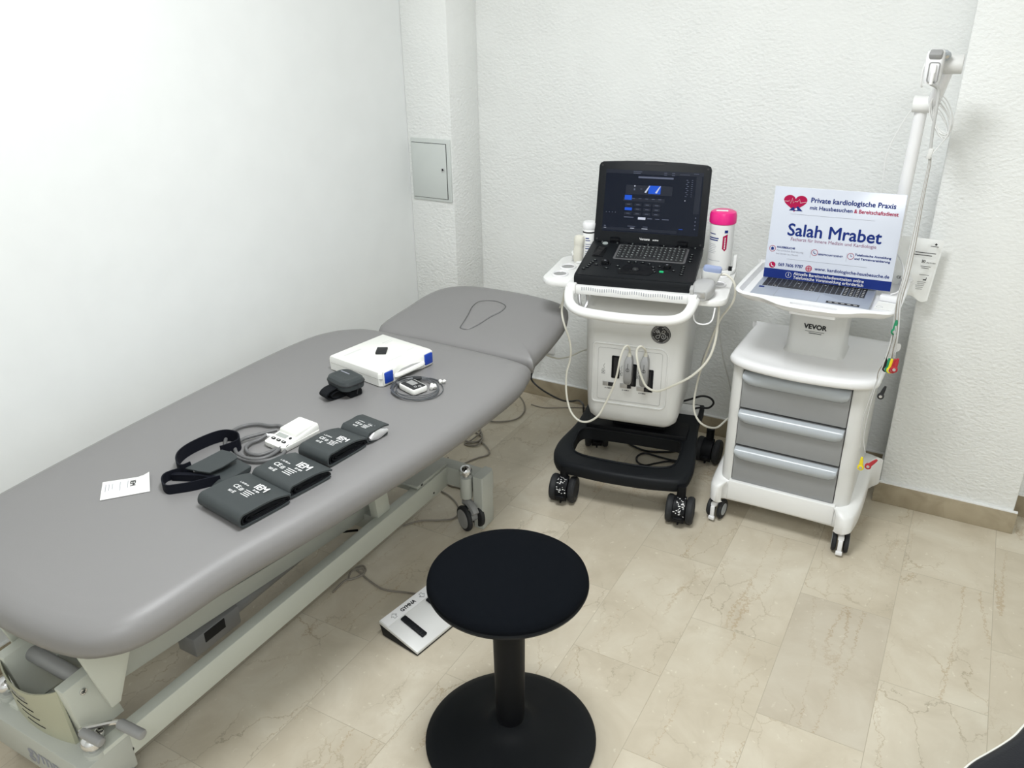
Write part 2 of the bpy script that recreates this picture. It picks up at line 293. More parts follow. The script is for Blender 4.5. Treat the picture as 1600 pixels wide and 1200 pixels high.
class MB:
    def __init__(s, M=None): s.bm = bmesh.new(); s.M = M.copy() if M else Matrix.Identity(4); s.mi = 0
    def m(s, i): s.mi = i; return s
    def _add(s, t, L=None):
        for f in t.faces: f.material_index = s.mi
        t.transform(s.M @ L if L else s.M)
        me = bpy.data.meshes.new('tmp'); t.to_mesh(me); s.bm.from_mesh(me); bpy.data.meshes.remove(me); t.free(); return s
    def box(s, c, d, rot=(0, 0, 0), bev=0, seg=2):
        t = bmesh.new(); bmesh.ops.create_cube(t, size=1.0)
        bmesh.ops.scale(t, vec=Vector(d), verts=t.verts)
        if bev: bmesh.ops.bevel(t, geom=t.edges[:], offset=bev, segments=seg, profile=0.5, affect='EDGES')
        L = Matrix.Translation(c) @ Euler([RAD(a) for a in rot]).to_matrix().to_4x4()
        return s._add(t, L)
    def hexa(s, b4, t4, bev=0):           # eight corners: four below, four above
        t = bmesh.new(); v = [t.verts.new(p) for p in list(b4)+list(t4)]
        for f in ((3, 2, 1, 0), (4, 5, 6, 7), (0, 1, 5, 4), (1, 2, 6, 5), (2, 3, 7, 6), (3, 0, 4, 7)): t.faces.new([v[i] for i in f])
        bmesh.ops.recalc_face_normals(t, faces=t.faces)
        if bev: bmesh.ops.bevel(t, geom=t.edges[:], offset=bev, segments=2, profile=0.5, affect='EDGES')
        return s._add(t)
    def cyl(s, p0, p1, r0, r1=None, n=24, bev=0):
        r1 = r0 if r1 is None else r1; p0 = Vector(p0); p1 = Vector(p1); d = p1-p0; Ln = d.length
        b = min(bev, Ln*0.49, r0*0.9 if r0 else 9, r1*0.9 if r1 else 9)
        prof = [(0, 0)]
        if bev:
            prof += [(r0-b, 0), (r0-b*0.3, b*0.3), (r0, b), (r1, Ln-b), (r1-b*0.3, Ln-b*0.3), (r1-b, Ln)]
        else: prof += [(r0, 0), (r1, Ln)]
        prof += [(0, Ln)]
        q = d.to_track_quat('Z', 'Y').to_matrix().to_4x4()
        return s.lathe(prof, Matrix.Translation(p0) @ q, n)
    def lathe(s, prof, L=None, n=32):
        t = bmesh.new(); rings = []
        for (r, z) in prof:
            if r < 1e-6: rings.append([t.verts.new((0, 0, z))])
            else: rings.append([t.verts.new((r*math.cos(2*PI*k/n), r*math.sin(2*PI*k/n), z)) for k in range(n)])
        for a, b in zip(rings[:-1], rings[1:]):
            for k in range(n):
                k2 = (k+1) % n
                if len(a) == 1 and len(b) == 1: continue
                if len(a) == 1: t.faces.new((a[0], b[k2], b[k]))
                elif len(b) == 1: t.faces.new((a[k], a[k2], b[0]))
                else: t.faces.new((a[k], a[k2], b[k2], b[k]))
        bmesh.ops.recalc_face_normals(t, faces=t.faces)
        return s._add(t, L)
    def loft(s, rings, cap=True, closed_ring=True, loop=False):
        t = bmesh.new(); R = [[t.verts.new(p) for p in r] for r in rings]; n = len(R[0])
        pairs = list(zip(R[:-1], R[1:])) + ([(R[-1], R[0])] if loop else [])
        for a, b in pairs:
            for k in range(n if closed_ring else n-1):
                k2 = (k+1) % n
                try: t.faces.new((a[k], a[k2], b[k2], b[k]))
                except ValueError: pass
        if cap and not loop and closed_ring:
            t.faces.new(R[0][::-1]); t.faces.new(R[-1])
        bmesh.ops.recalc_face_normals(t, faces=t.faces)
        return s._add(t)
    def tube(s, pts, r, n=8, sub=6, closed=False):
        P = catmull(pts, sub, closed); m = len(P); rings = []
        T = [((P[(i+1) % m]-P[i-1]) if closed else (P[min(i+1, m-1)]-P[max(i-1, 0)])).normalized() for i in range(m)]
        u = T[0].orthogonal().normalized()
        for i in range(m):
            u = (u - T[i]*u.dot(T[i]))
            if u.length < 1e-6: u = T[i].orthogonal()
            u.normalize(); v = T[i].cross(u)
            rr = r(i/(m-1)) if callable(r) else r
            rings.append([P[i] + (u*math.cos(2*PI*k/n)+v*math.sin(2*PI*k/n))*rr for k in range(n)])
        return s.loft(rings, cap=not closed, loop=closed)
    def ribbon(s, pts, side, w, th, sub=4, closed=False):   # flat band: width along side, thickness across
        P = catmull(pts, sub, closed); m = len(P); rings = []; side = Vector(side).normalized()
        for i in range(m):
            T = ((P[(i+1) % m]-P[i-1]) if closed else (P[min(i+1, m-1)]-P[max(i-1, 0)])).normalized()
            sd = (side - T*side.dot(T)).normalized(); nn = T.cross(sd)
            rings.append([P[i]+sd*w/2+nn*th/2, P[i]-sd*w/2+nn*th/2, P[i]-sd*w/2-nn*th/2, P[i]+sd*w/2-nn*th/2])
        return s.loft(rings, cap=not closed, loop=closed)
    def prism(s, pts, z0, z1, bev=0, L=None, seg=2):
        t = bmesh.new(); a = [t.verts.new((p[0], p[1], z0)) for p in pts]; b = [t.verts.new((p[0], p[1], z1)) for p in pts]
        n = len(pts)
        f0 = t.faces.new(a[::-1]); f1 = t.faces.new(b)
        for k in range(n): t.faces.new((a[k], a[(k+1) % n], b[(k+1) % n], b[k]))
        bmesh.ops.recalc_face_normals(t, faces=t.faces)
        if bev: bmesh.ops.bevel(t, geom=list(set(list(f0.edges)+list(f1.edges))), offset=bev, segments=seg, profile=0.5, affect='EDGES')
        return s._add(t, L)
    def pad(s, pts, layers, L=None):       # cushion: stacked insets of one outline
        rings = [[(p[0], p[1], z) for p in sinset(pts, d)] for d, z in layers]
        t = bmesh.new(); R = [[t.verts.new(p) for p in r] for r in rings]; n = len(pts)
        for a, b in zip(R[:-1], R[1:]):
            for k in range(n): t.faces.new((a[k], a[(k+1) % n], b[(k+1) % n], b[k]))
        t.faces.new(R[0][::-1]); t.faces.new(R[-1])
        bmesh.ops.recalc_face_normals(t, faces=t.faces)
        return s._add(t, L)
    def text(s, txt, size, L, bold=0.0, align='CENTER', ext=0.0, space=1.0, xs=1.0):
        cu = bpy.data.curves.new('t', 'FONT'); cu.body = txt; cu.size = size; cu.align_x = align; cu.align_y = 'CENTER'
        cu.extrude = ext; cu.resolution_u = 3; cu.space_character = space
        o = bpy.data.objects.new('t', cu); me = bpy.data.meshes.new_from_object(o)
        t = bmesh.new(); t.from_mesh(me)
        if bold:                            # heavier strokes: the same letters laid side by side
            for kk, (dx, dy) in enumerate(((-bold, 0), (bold, 0), (0, bold), (0, -bold))):
                me2 = me.copy(); me2.transform(Matrix.Translation((dx, dy, .00006*(kk+1)))); t.from_mesh(me2); bpy.data.meshes.remove(me2)
        bpy.data.objects.remove(o); bpy.data.curves.remove(cu); bpy.data.meshes.remove(me)
        return s._add(t, L @ Matrix.Diagonal((xs, 1, 1, 1)))
    def holed(s, layers, hole, z0, z1):    # lofted plate (rings of points) with a hole cut through from bottom ring to top ring
        t = bmesh.new(); R = [[t.verts.new(p) for p in r] for r in layers]; n = len(R[0]); h = len(hole)
        for a, b in zip(R[:-1], R[1:]):
            for k in range(n): t.faces.new((a[k], a[(k+1) % n], b[(k+1) % n], b[k]))
        H = [[t.verts.new((x, y, z(x, y) if callable(z) else z)) for x, y in hole] for z in (z0, z1)]
        for k in range(h): t.faces.new((H[0][k], H[0][(k+1) % h], H[1][(k+1) % h], H[1][k]))
        for rg, hr in ((R[0], H[0]), (R[-1], H[1])):
            es = [t.edges.get((rg[k], rg[(k+1) % n])) for k in range(n)]+[t.edges.get((hr[k], hr[(k+1) % h])) for k in range(h)]
            bmesh.ops.triangle_fill(t, use_beauty=True, use_dissolve=False, edges=es)
        bmesh.ops.recalc_face_normals(t, faces=t.faces)
        return s._add(t)
    def quad(s, pts):
        t = bmesh.new(); t.faces.new([t.verts.new(p) for p in pts]); return s._add(t)
    def build(s, name, mats, parent=None, ang=38, loc=None):
        bm = s.bm; bmesh.ops.remove_doubles(bm, verts=bm.verts, dist=1e-6)
        if parent is not None:
            bm.transform(WM[parent].inverted())
        elif loc is not None:
            bm.transform(Matrix.Translation(loc).inverted())
        for f in bm.faces: f.smooth = True
        ca = RAD(ang)
        for e in bm.edges:
            if len(e.link_faces) == 2:
                if e.calc_face_angle(0) > ca: e.smooth = False
            else: e.smooth = False
        me = bpy.data.meshes.new(name); bm.to_mesh(me); bm.free()
        if not isinstance(mats, (list, tuple)): mats = [mats]
        for k in mats: me.materials.append(MT[k])
        o = bpy.data.objects.new(name, me); COL.objects.link(o)
        if parent is not None: o.parent = parent; WM[o] = WM[parent]
        else:
            o.location = loc or (0, 0, 0); WM[o] = Matrix.Translation(loc or (0, 0, 0))
        return o
def tag(o, label=None, cat=None, group=None, kind=None):
    if label: o['label'] = label
    if cat: o['category'] = cat
    if group: o['group'] = group
    if kind: o['kind'] = kind
    return o
def thing(name, label, cat, M, group=None):
    o = bpy.data.objects.new(name, None); COL.objects.link(o); o.matrix_world = M; o.empty_display_size = 0.05
    o.location = M.translation; o.rotation_euler = M.to_euler(); WM[o] = M.copy()
    return tag(o, label, cat, group)
def struct(name, mb, m, label):
    return tag(mb.build(name, m), label, None, None, 'structure')
# ------------------------------------------------------------------ the room
XL, YB, YP = -2.17, 3.17, 2.945          # left wall, back wall, pier fronts
RX1, RY0, RH = 1.9, -1.6, 2.72
m = MB(); m.box(((XL+RX1)/2, (YB+RY0)/2, -0.05), (RX1-XL+0.2, YB-RY0+0.2, 0.1)); struct('floor', m, 'floor', 'beige veined marble tile floor')
m = MB(); m.box(((XL+RX1)/2, (YB+RY0)/2, RH+0.05), (RX1-XL+0.2, YB-RY0+0.2, 0.1)); struct('ceiling', m, 'ceiling', 'white ceiling')
m = MB(); m.box((XL-0.05, (YB+RY0)/2, RH/2), (0.1, YB-RY0, RH)); struct('wall_left', m, 'wall_smooth', 'smooth white wall beside the treatment table')
m = MB(); m.box(((XL+RX1)/2, YB+0.05, RH/2), (RX1-XL+0.2, 0.1, RH)); struct('wall_back', m, 'wall', 'rough white plaster wall behind the trolleys')
m = MB(); m.box((RX1+0.05, (YB+RY0)/2, RH/2), (0.1, YB-RY0, RH)); struct('wall_right', m, 'wall_smooth', 'white wall right of the camera')
m = MB(); m.box(((XL+RX1)/2, RY0-0.05, RH/2), (RX1-XL+0.2, 0.1, RH)); struct('wall_front', m, 'wall_smooth', 'white wall behind the camera')
# corner pier left with the panel, side face visible
m = MB(); m.box(((XL-1.945)/2, (YP+YB)/2, RH/2), (-1.945-XL, YB-YP, RH), bev=0.006); struct('wall_corner_pier', m, 'wall', 'narrow plastered pier in the left corner')
# right pier: from x -0.105 to 0.335
PX0, PX1 = -0.103, 0.335
m = MB(); m.box(((PX0+PX1)/2, (YP+YB)/2, RH/2), (PX1-PX0, YB-YP, RH), bev=0.008); struct('wall_right_pier', m, 'wall', 'broad plastered pier at the right')
BB = 0.084
def bboard(name, x0, y0, x1, y1, label):
    m = MB(); m.box(((x0+x1)/2, (y0+y1)/2, BB/2), (abs(x1-x0), abs(y1-y0), BB), bev=0.0012)
    m.m(1).box(((x0+x1)/2, (y0+y1)/2, BB+0.002), (abs(x1-x0), abs(y1-y0), 0.004))
    struct(name, m, ['base_stone', 'white'], label)
bboard('baseboard_back', -1.945, YB-0.012, PX0, YB, 'brown marble baseboard along the back wall')
bboard('baseboard_pier', PX0-0.012, YP-0.012, PX1+0.012, YP, 'brown marble baseboard on the right pier')
bboard('baseboard_pier_side', PX0-0.012, YP, PX0, YB-0.012, 'brown marble baseboard on the side of the right pier')
bboard('baseboard_right', PX1, YB-0.10, RX1, YB-0.088, 'brown marble baseboard right of the pier')
bboard('baseboard_left', XL, RY0, XL+0.012, YP, 'brown marble baseboard along the left wall')
m = MB(); m.box(((PX1+RX1)/2, YB-0.045, RH/2), (RX1-PX1, 0.09, RH)); struct('wall_back_right', m, 'wall', 'white plaster wall right of the pier')
# electrical panel on the left pier
t = thing('electrical_panel', 'grey flush electrical cover panel on the corner pier', 'electrical panel', frame(-2.03, YP-0.003, 0.965))
x0, x1, z0, z1 = -2.150, -1.950, 0.945, 1.205
m = MB(); m.box(((x0+x1)/2, YP-0.004, (z0+z1)/2), (x1-x0, 0.008, z1-z0), bev=0.002)
m.m(1).box(((x0+x1)/2-0.006, YP-0.0085, (z0+z1)/2-0.003), (x1-x0-0.024, 0.001, z1-z0-0.028)); m.build('frame', ['panel', 'ink'], t)
m = MB(); m.box(((x0+x1)/2-0.006, YP-0.0105, (z0+z1)/2-0.003), (x1-x0-0.028, 0.004, z1-z0-0.032), bev=0.001); d = m.build('door', 'panel', t)
m = MB(); m.cyl((-1.985, YP-0.0125, 1.082), (-1.985, YP-0.017, 1.082), 0.0085, n=20, bev=0.001); m.m(1).box((-1.985, YP-0.0172, 1.082), (0.0018, 0.001, 0.008)); m.m(1).cyl((-1.985, YP-0.0168, 1.082), (-1.985, YP-0.0172, 1.082), 0.005, n=16); m.build('lock', ['chrome', 'ink'], d)
# wall sockets behind the headrest
def socket(cx, cz, label):
    t = thing('wall_socket', label, 'socket', frame(cx, YB, cz-0.04))
    m = MB(); m.box((cx, YB-0.005, cz), (0.078, 0.010, 0.08), bev=0.003); m.build('plate', 'white', t)
    m = MB(); m.lathe([(0.0, 0.0025), (0.019, 0.0025), (0.020, 0.0), (0.027, 0.0), (0.027, 0.003), (0.024, 0.003), (0.022, 0.001)], facem((cx, YB-0.0105, cz), (1, 0, 0), (0, 0, 1)), 24); m.build('insert', 'offw', t)
socket(-1.605, 0.268, 'white double wall socket plate holding the black plug')
socket(-1.685, 0.262, 'white wall socket half hidden behind the headrest')

# ------------------------------------------------------------------ treatment table
BX = -1.64
t = thing('treatment_table', 'grey upholstered electric treatment table with tilted headrest along left wall', 'treatment table', frame(BX, 1.40))
right = [(-1.245, .74), (-1.228, .95), (-1.195, 1.15), (-1.165, 1.38), (-1.138, 1.62), (-1.128, 1.85), (-1.13, 2.03), (-1.15, 2.13), (-1.19, 2.178)]
left = [(-1.45, 2.196), (-1.80, 2.196), (-1.90, 2.165), (-1.96, 2.10), (-1.99, 2.0), (-2.0, 1.78), (-1.985, 1.27), (-1.958, .88), (-1.93, .74), (-1.86, .66), (-1.74, .625), (-1.53, .613), (-1.37, .625), (-1.29, .66)]
outl = [(p.x, p.y) for p in catmull([(x, y, 0) for x, y in right+left], 5, True)]
m = MB(); m.pad(outl, [(0.03, .578), (0.006, .583), (0.0, .60), (0.0, .622), (0.006, .636), (0.018, .647), (0.04, .6545), (0.08, .6575), (0.16, .6585)])
mat_ = m.build('mattress', 'vinyl', t, ang=60)
m = MB(); m.pad(outl, [(0.045, .560), (0.045, .578)]); m.build('mattress_board', 'ink', t)
# headrest
HT = Matrix.Translation((-1.505, 2.205, .645)) @ Matrix.Rotation(RAD(9.5), 4, 'X')
hl = [(p.x, p.y) for p in catmull([(-0.315, 0.0, 0), (-0.1, -0.004, 0), (0.1, -0.004, 0), (0.312, 0.0, 0), (0.318, 0.04, 0), (0.315, 0.22, 0), (0.30, 0.33, 0), (0.262, 0.395, 0), (0.16, 0.425, 0), (0, 0.435, 0), (-0.16, 0.425, 0), (-0.25, 0.385, 0), (-0.295, 0.31, 0), (-0.312, 0.2, 0)], 5, True)]
m = MB(HT); m.pad(hl, [(0.025, -.065), (0.004, -.058), (0.0, -.04), (0.0, -.022), (0.006, -.010), (0.018, -.002), (0.04, .004), (0.09, .006)])
hd = m.build('headrest', 'vinyl', t, ang=60)
fl = [(p.x, p.y) for p in catmull([(-0.020, .095, 0), (0.012, .095, 0), (0.03, .13, 0), (0.045, .20, 0), (0.062, .25, 0), (0.055, .295, 0), (0.0, .315, 0), (-0.055, .295, 0), (-0.062, .25, 0), (-0.045, .19, 0), (-0.03, .13, 0)], 5, True)]
fl = [(x+0.01, y) for x, y in fl]
m = MB(HT); m.tube([(x, y, 0.0055) for x, y in fl], 0.0022, 6, 1, True); m.build('plug_seam', 'vinyl_dk', hd)
m = MB(HT); m.pad(inset(fl, 0.002), [(0, 0.002), (0.001, .006), (0.006, .0085), (0.02, .0095)]); m.build('face_plug', 'vinyl', hd, ang=60)
# base: rails
RZ0, RZ1 = .122, .198
def rail(x, nm):
    m = MB(); m.box((x, 1.40, (RZ0+RZ1)/2), (0.035, 1.44, RZ1-RZ0), bev=0.003); m.m(1)
    return m.build(nm, ['steel', 'ink'], t)
rr_ = rail(BX+0.148, 'base_rail'); rail(BX-0.148, 'base_rail')
for y, r in ((.76, .006), (2.02, .004)): MB().cyl((BX+0.165, y, .14), (BX+0.1665, y, .14), r, n=12).build('bolt_hole', 'ink', rr_)
# far crossbar and posts
m = MB(); m.box((BX, 2.135, .165), (0.66, 0.055, 0.075), bev=0.004); m.build('far_crossbar', 'steel2', t)
for sx in (1, -1):
    m = MB(); m.prism(rrect(0.04, 0.085, [0.018, 0.004, 0.004, 0.004] if sx > 0 else 0.006, 5, BX+sx*0.312, 2.122), 0.0, 0.212, bev=0.003); m.build('foot_post', 'steel2', t)
m = MB(); m.box((BX+0.075, 2.03, .205), (0.17, 0.19, 0.012), bev=0.002); m.box((BX+0.075, 1.96, .19), (0.17, 0.012, 0.04)); m.build('motor_plate', 'steel2', t)
# near crossbar (channel with brand print)
m = MB(); m.box((BX-0.027, .705, .137), (0.388, 0.12, 0.10), bev=0.004); nc = m.build('near_crossbar', 'steel2', t)
m = MB(); m.text('gymna', 0.058, facem((BX+0.015, .6445, .135), (1, 0, 0), (0, 0, 1)), bold=0.0012, align='CENTER'); m.build('lettering', 'ink_g', nc)
# castors with chrome dome
def bed_castor(x, y, rz):
    M = frame(x, y, 0, rz)
    m = MB(M); m.tube([(0, .012, .09), (0, -.01, .098), (0, -.04, .092), (0, -.06, .075)], .015, 8); m.cyl((-.02, -.025, .048), (.02, -.025, .048), .02); c = m.build('castor', 'grey', t)
    for sg in (-1, 1):
        m = MB(M); m.cyl((sg*.017, -.025, .048), (sg*.034, -.025, .048), .048, n=32, bev=.006); m.m(1).cyl((sg*.0335, -.025, .048), (sg*.036, -.025, .048), .036, n=28); m.build('wheel', ['rubber', 'grey'], c)
    m = MB(M); m.cyl((0, 0, .07), (0, 0, .215), .012, n=20); m.lathe([(0, .245), (.012, .243), (.02, .236), (.024, .226), (.022, .216), (.012, .212), (0, .212)], None, 24); m.build('stem', 'chrome', c)
    m = MB(M); m.cyl((0, 0, .115), (0, 0, .20), .022, n=24, bev=.003); m.build('sleeve', 'steel2', c)
bed_castor(BX+0.262, 2.085, 62); bed_castor(BX-0.262, 2.085, -62)
bed_castor(BX+0.145, .69, 160); bed_castor(BX-0.195, .70, 200)
# near housing: side plates, tube, curved cover
for sx, nm in ((1, 'side_plate'), (-1, 'side_plate')):
    x = BX+(.092 if sx > 0 else -.128)
    m = MB(); m.hexa([(x-.016, .70, .198), (x+.016, .70, .198), (x+.016, .80, .198), (x-.016, .80, .198)], [(x-.016, .680, .360), (x+.016, .680, .360), (x+.016, .765, .365), (x-.016, .765, .365)], bev=.003)
    sp_ = m.build(nm, 'steel', t)
    m = MB(); m.cyl((x+sx*.016, .722, .330), (x+sx*.020, .722, .330), .0085, n=18, bev=.001); m.m(1).box((x+sx*.0205, .722, .330), (.001, .002, .009), (30, 0, 0)).box((x+sx*.0205, .722, .330), (.001, .009, .002), (30, 0, 0)); m.build('bolt', ['chrome', 'ink'], sp_)
m = MB(); m.cyl((BX-0.115, .745, .325), (BX+0.08, .745, .325), .019, n=24); m.build('pivot_tube', 'grey', t)
rings = []
for k in range(13):
    a = -1+2*k/12; x = BX-0.026+a*0.109; b = 0.028*(1-a*a)
    zt = .352-.022*(1-a*a); zb = .186
    rings.append([(x, .695-b*0.5-.010, zb), (x, .680-b, zt), (x, .684-b, zt), (x, .70-b*0.5-.006, zb)])
m = MB(); m.loft(rings); cv = m.build('curved_cover', 'cover', t, ang=50)
def cvy(x, z):
    a = (x-(BX-.026))/.109; b = .028*(1-a*a); zt_c = .352-.022*(1-a*a); f = (z-.186)/(zt_c-.186)
    return (.685-b*.5)*(1-f)+(.680-b)*f
for i in range(4):
    m = MB(); z = .292-.026*i; x0 = BX-.075+.006*i
    m.tube([(x0+.0125*k, cvy(x0+.0125*k, z+.004-.001*k)+.0002, z+.004-.001*k) for k in range(6)], .0016, 5, 3); m.build('cover_slot', 'ink', cv)
m = MB()
for k, ch_ in enumerate('DUOPLUS'):
    x = BX-.072+.0095*k; z = .314-.0012*k; y = cvy(x, z); y2 = cvy(x+.004, z)
    m.text(ch_, 0.0135, facem((x, y-.0008, z), (.004, y2-y, 0), (0, -.02, 1)), bold=0.0003)
m.build('lettering', 'ink_g', cv)
# brake pedal lever: chrome bars with grey grip tubes
V_ = lambda x, y, z: atZ(x, y, z)
m = MB(); m.tube([V_(126, 1146, .262), V_(130, 1139, .268), V_(155, 1133, .27), V_(180, 1128, .27), V_(188, 1130, .268)], .006, 8, 4); br_ = m.build('brake_lever', 'chrome', t)
m = MB(); m.cyl(V_(186, 1130, .268), V_(224, 1149, .262), .0125, n=18, bev=.005); m.build('grip', 'grey', br_)
m = MB(); m.cyl(V_(127, 1143, .264), V_(160, 1161, .255), .0115, n=18, bev=.005); m.build('grip', 'grey', br_)
m = MB(); m.cyl(V_(155, 1141, .235), V_(156, 1150, .205), .010, n=14, bev=.002); m.build('link', 'chrome', br_)
# lift arms and upper frame
for sx in (1, -1):
    m = MB(); x = BX+sx*0.063
    m.hexa([(x-.02, .76, .268), (x+.02, .76, .268), (x+.02, 1.82, .166), (x-.02, 1.82, .166)], [(x-.02, .76, .335), (x+.02, .76, .335), (x+.02, 1.82, .205), (x-.02, 1.82, .205)], bev=.003); m.build('lift_arm', 'steel2', t)
    x = BX+sx*0.125
    m = MB(); m.hexa([(x-.012, 1.735, .19), (x+.02, 1.735, .19), (x+.02, 1.80, .19), (x-.012, 1.80, .19)], [(x-.012, 1.69, .56), (x+.02, 1.69, .56), (x+.02, 1.755, .56), (x-.012, 1.755, .56)], bev=.002); m.build('rear_upright', 'steel', t)
    x = BX+sx*0.20
    m = MB(); m.box((x, 1.40, .545), (.04, 1.40, .03), bev=.003); m.build('upper_frame_rail', 'steel2', t)
    x = BX+sx*0.165
    m = MB(); m.hexa([(x-.006, .742, .292), (x+.006, .742, .292), (x+.006, .765, .292), (x-.006, .765, .292)], [(x-.006, .685, .56), (x+.006, .685, .56), (x+.006, .89, .56), (x-.006, .89, .56)], bev=.002); m.build('gusset_plate', 'steel', t)
for y in (.72, 1.2, 2.08): MB().box((BX, y, .545), (.44, .05, .03), bev=.003).build('upper_crossbar', 'steel2', t)
m = MB(); m.box((BX+.02, .80, .40), (.10, .10, .05), (-28, 0, 0), bev=.004); m.cyl((BX-.12, .80, .33), (BX+.12, .80, .33), .014, n=18); m.cyl((BX, .80, .33), (BX+.0, .95, .53), .02, n=16); m.build('lift_bracket', 'steel2', t)
m = MB(); m.cyl((BX+.02, 1.20, .165), (BX+.02, 1.52, .175), .024, n=20, bev=.003); m.box((BX+.02, 1.13, .16), (.07, .16, .06), bev=.004); m.m(1).cyl((BX+.02, 1.52, .175), (BX+.02, 1.68, .185), .010, n=16); m.m(1).box((BX+.055, 1.12, .172), (.004, .07, .03)); m.build('actuator', ['grey', 'ink'], t)
m = MB(); m.box((BX+.04, 1.66, .18), (.02, .07, .02), bev=.003); m.tube([(BX+.02, 1.6, .19), (BX+.06, 1.63, .18), (BX+.08, 1.7, .15)], .004, 6); m.build('actuator_plug', 'dark', t)
m = MB(); m.box((BX, 1.75, .165), (.296, .03, .06), bev=.003); m.build('middle_crossbar', 'steel2', t)
m = MB(); m.hexa([(BX-.05, 2.24, .50), (BX+.05, 2.24, .50), (BX+.05, 2.45, .58), (BX-.05, 2.45, .58)], [(BX-.05, 2.24, .52), (BX+.05, 2.24, .52), (BX+.05, 2.45, .60), (BX-.05, 2.45, .60)]); m.box((BX, 2.18, .525), (.30, .22, .02)); m.build('headrest_bracket', 'steel2', t)

# ------------------------------------------------------------------ stool
SX, SY = -0.772, 1.325
t = thing('stool', 'round black fabric stool on a single post and domed round base', 'stool', frame(SX, SY))
M = frame(SX, SY)
m = MB(M); m.lathe([(0, 0.0), (.212, 0.0), (.2175, .003), (.219, .010), (.214, .016), (.19, .024), (.14, .036), (.09, .048), (.06, .060), (.045, .072), (0, .074)], None, 72); m.build('base', 'blk', t)
m = MB(M); m.lathe([(0, .05), (.030, .05), (.034, .056), (.0365, .10), (.0385, .30), (.040, .47), (0, .47)], None, 40); m.build('post', 'dark', t)
m = MB(M); m.lathe([(0, .465), (.09, .468), (.165, .484), (.186, .493), (.189, .500), (.187, .505), (0, .505)], None, 72); m.build('seat_shell', 'blk', t)
m = MB(M); m.lathe([(0, .500), (.185, .501), (.1885, .507), (.186, .516), (.176, .524), (.15, .532), (.10, .5385), (.05, .541), (0, .5415)], None, 72); m.build('seat', 'blkfab', t, ang=60)

# ------------------------------------------------------------------ foot pedal
A, B, C_, D = atZ(592, 970, .052), atZ(664, 916, .052), atZ(704, 985, .012), atZ(645, 1017, .012)
ex = (B-A); ex.z = 0; wP = ex.length; ex.normalize(); ey = Vector((ex.y, -ex.x, 0)); dP = 0.155
PM = Matrix((ex, -ey, Vector((0, 0, 1)))).transposed().to_4x4(); PM.translation = Vector((A.x, A.y, 0))
wP = 0.225
t = thing('foot_pedal', 'pale grey two-button foot switch on the floor left of the stool', 'foot pedal', PM @ Matrix.Translation((wP/2, -dP/2, 0)))
m = MB(PM); m.hexa([(0, -.012, .002), (wP, -.012, .002), (wP, -dP, .002), (0, -dP, .002)], [(0, 0, .040), (wP, 0, .040), (wP, -dP, .006), (0, -dP, .006)], bev=.002); m.build('base', 'blk', t)
m = MB(PM); m.hexa([(0, .001, .040), (wP, .001, .040), (wP, -dP, .006), (0, -dP, .006)], [(0, 0, .052), (wP, 0, .052), (wP, -dP, .016), (0, -dP, .016)], bev=.002); pl = m.build('cover', 'offw', t)
sl = math.atan2(.036, dP); PS = PM @ Matrix.Translation((0, 0, .0525)) @ Matrix.Rotation(sl, 4, 'X')
m = MB(PS); m.box((wP/2, -.019, 0.0006), (wP-.006, .034, .0008)); m.build('label_strip', 'ink_w', pl)
m = MB(PS)
m.text('GYMNA', .017, Matrix.Translation((wP*.46, -.020, .0014)), bold=.0008)
for cx, sg in ((.045, 1), (.165, -1)):
    pts = [(-.011, 0), (0, .010*sg), (.011, 0), (.005, 0), (.005, -.008*sg), (-.005, -.008*sg), (-.005, 0)]
    m.tube([(cx+a, -.019+b, .0014) for a, b in pts], .0006, 4, 1, True)
m.build('print', 'ink', pl)
for cx in (.058, .168):
    m = MB(PS); m.box((cx, -.088, .004), (.020, .092, .008), bev=.002)
    for k in range(9): m.box((cx, -.05-.0095*k, .0082), (.018, .003, .0012))
    m.build('pedal_button', 'blk', t)
m = MB(); m.tube([atZ(650, 928, .03), atZ(635, 926, .004), atZ(600, 921, .004), atZ(578, 908, .004), atZ(563, 895, .004), atZ(556, 888, .006), atZ(567, 884, .006), atZ(571, 892, .004), atZ(557, 902, .004), atZ(545, 904, .005), atZ(550, 892, .009), atZ(566, 888, .009), atZ(568, 897, .006), atZ(550, 905, .004), atZ(538, 908, .004), atZ(520, 925, .004)], .0034, 7); m.build('cable', 'cable_g', t)
def cord(pts, r, name, label, m='cable_g', cat='cable', group=None, sub=6):
    mb = MB(); mb.tube(pts, r, 7, sub); P = Vector(pts[0])
    o = mb.build(name, m, None, loc=(P.x, P.y, 0)); return tag(o, label, cat, group)
zc = .0035
cord([atZ(x, y, zc+.0005*i) for i, (x, y) in enumerate(((797, 613), (808, 616), (818, 628), (819, 643), (806, 655), (780, 659), (750, 657), (728, 655)))], .0033, 'floor_cord', 'thin grey cord arcing over the floor below the headrest')
tg = [(692, 686), (712, 686), (730, 678), (748, 672), (753, 684), (738, 692), (722, 684), (716, 676), (728, 668), (746, 668), (750, 676), (736, 688), (726, 694), (744, 696), (754, 684), (742, 676), (724, 680), (730, 690), (748, 690), (756, 694), (764, 704), (762, 711), (745, 716), (722, 726), (700, 742)]
cord([atZ(x, y, zc + (.003*(i % 3) if 1 < i < 20 else 0)) for i, (x, y) in enumerate(tg)], .0033, 'tangled_cord', 'tangled grey cord on the floor behind the castor of the table')
cord([atZ(x, y, zc) for x, y in ((690, 768), (702, 775), (714, 788), (717, 802), (706, 811), (686, 813), (655, 814), (630, 822))], .0033, 'floor_cord', 'grey cord bending on the floor beside the chrome-topped castor')
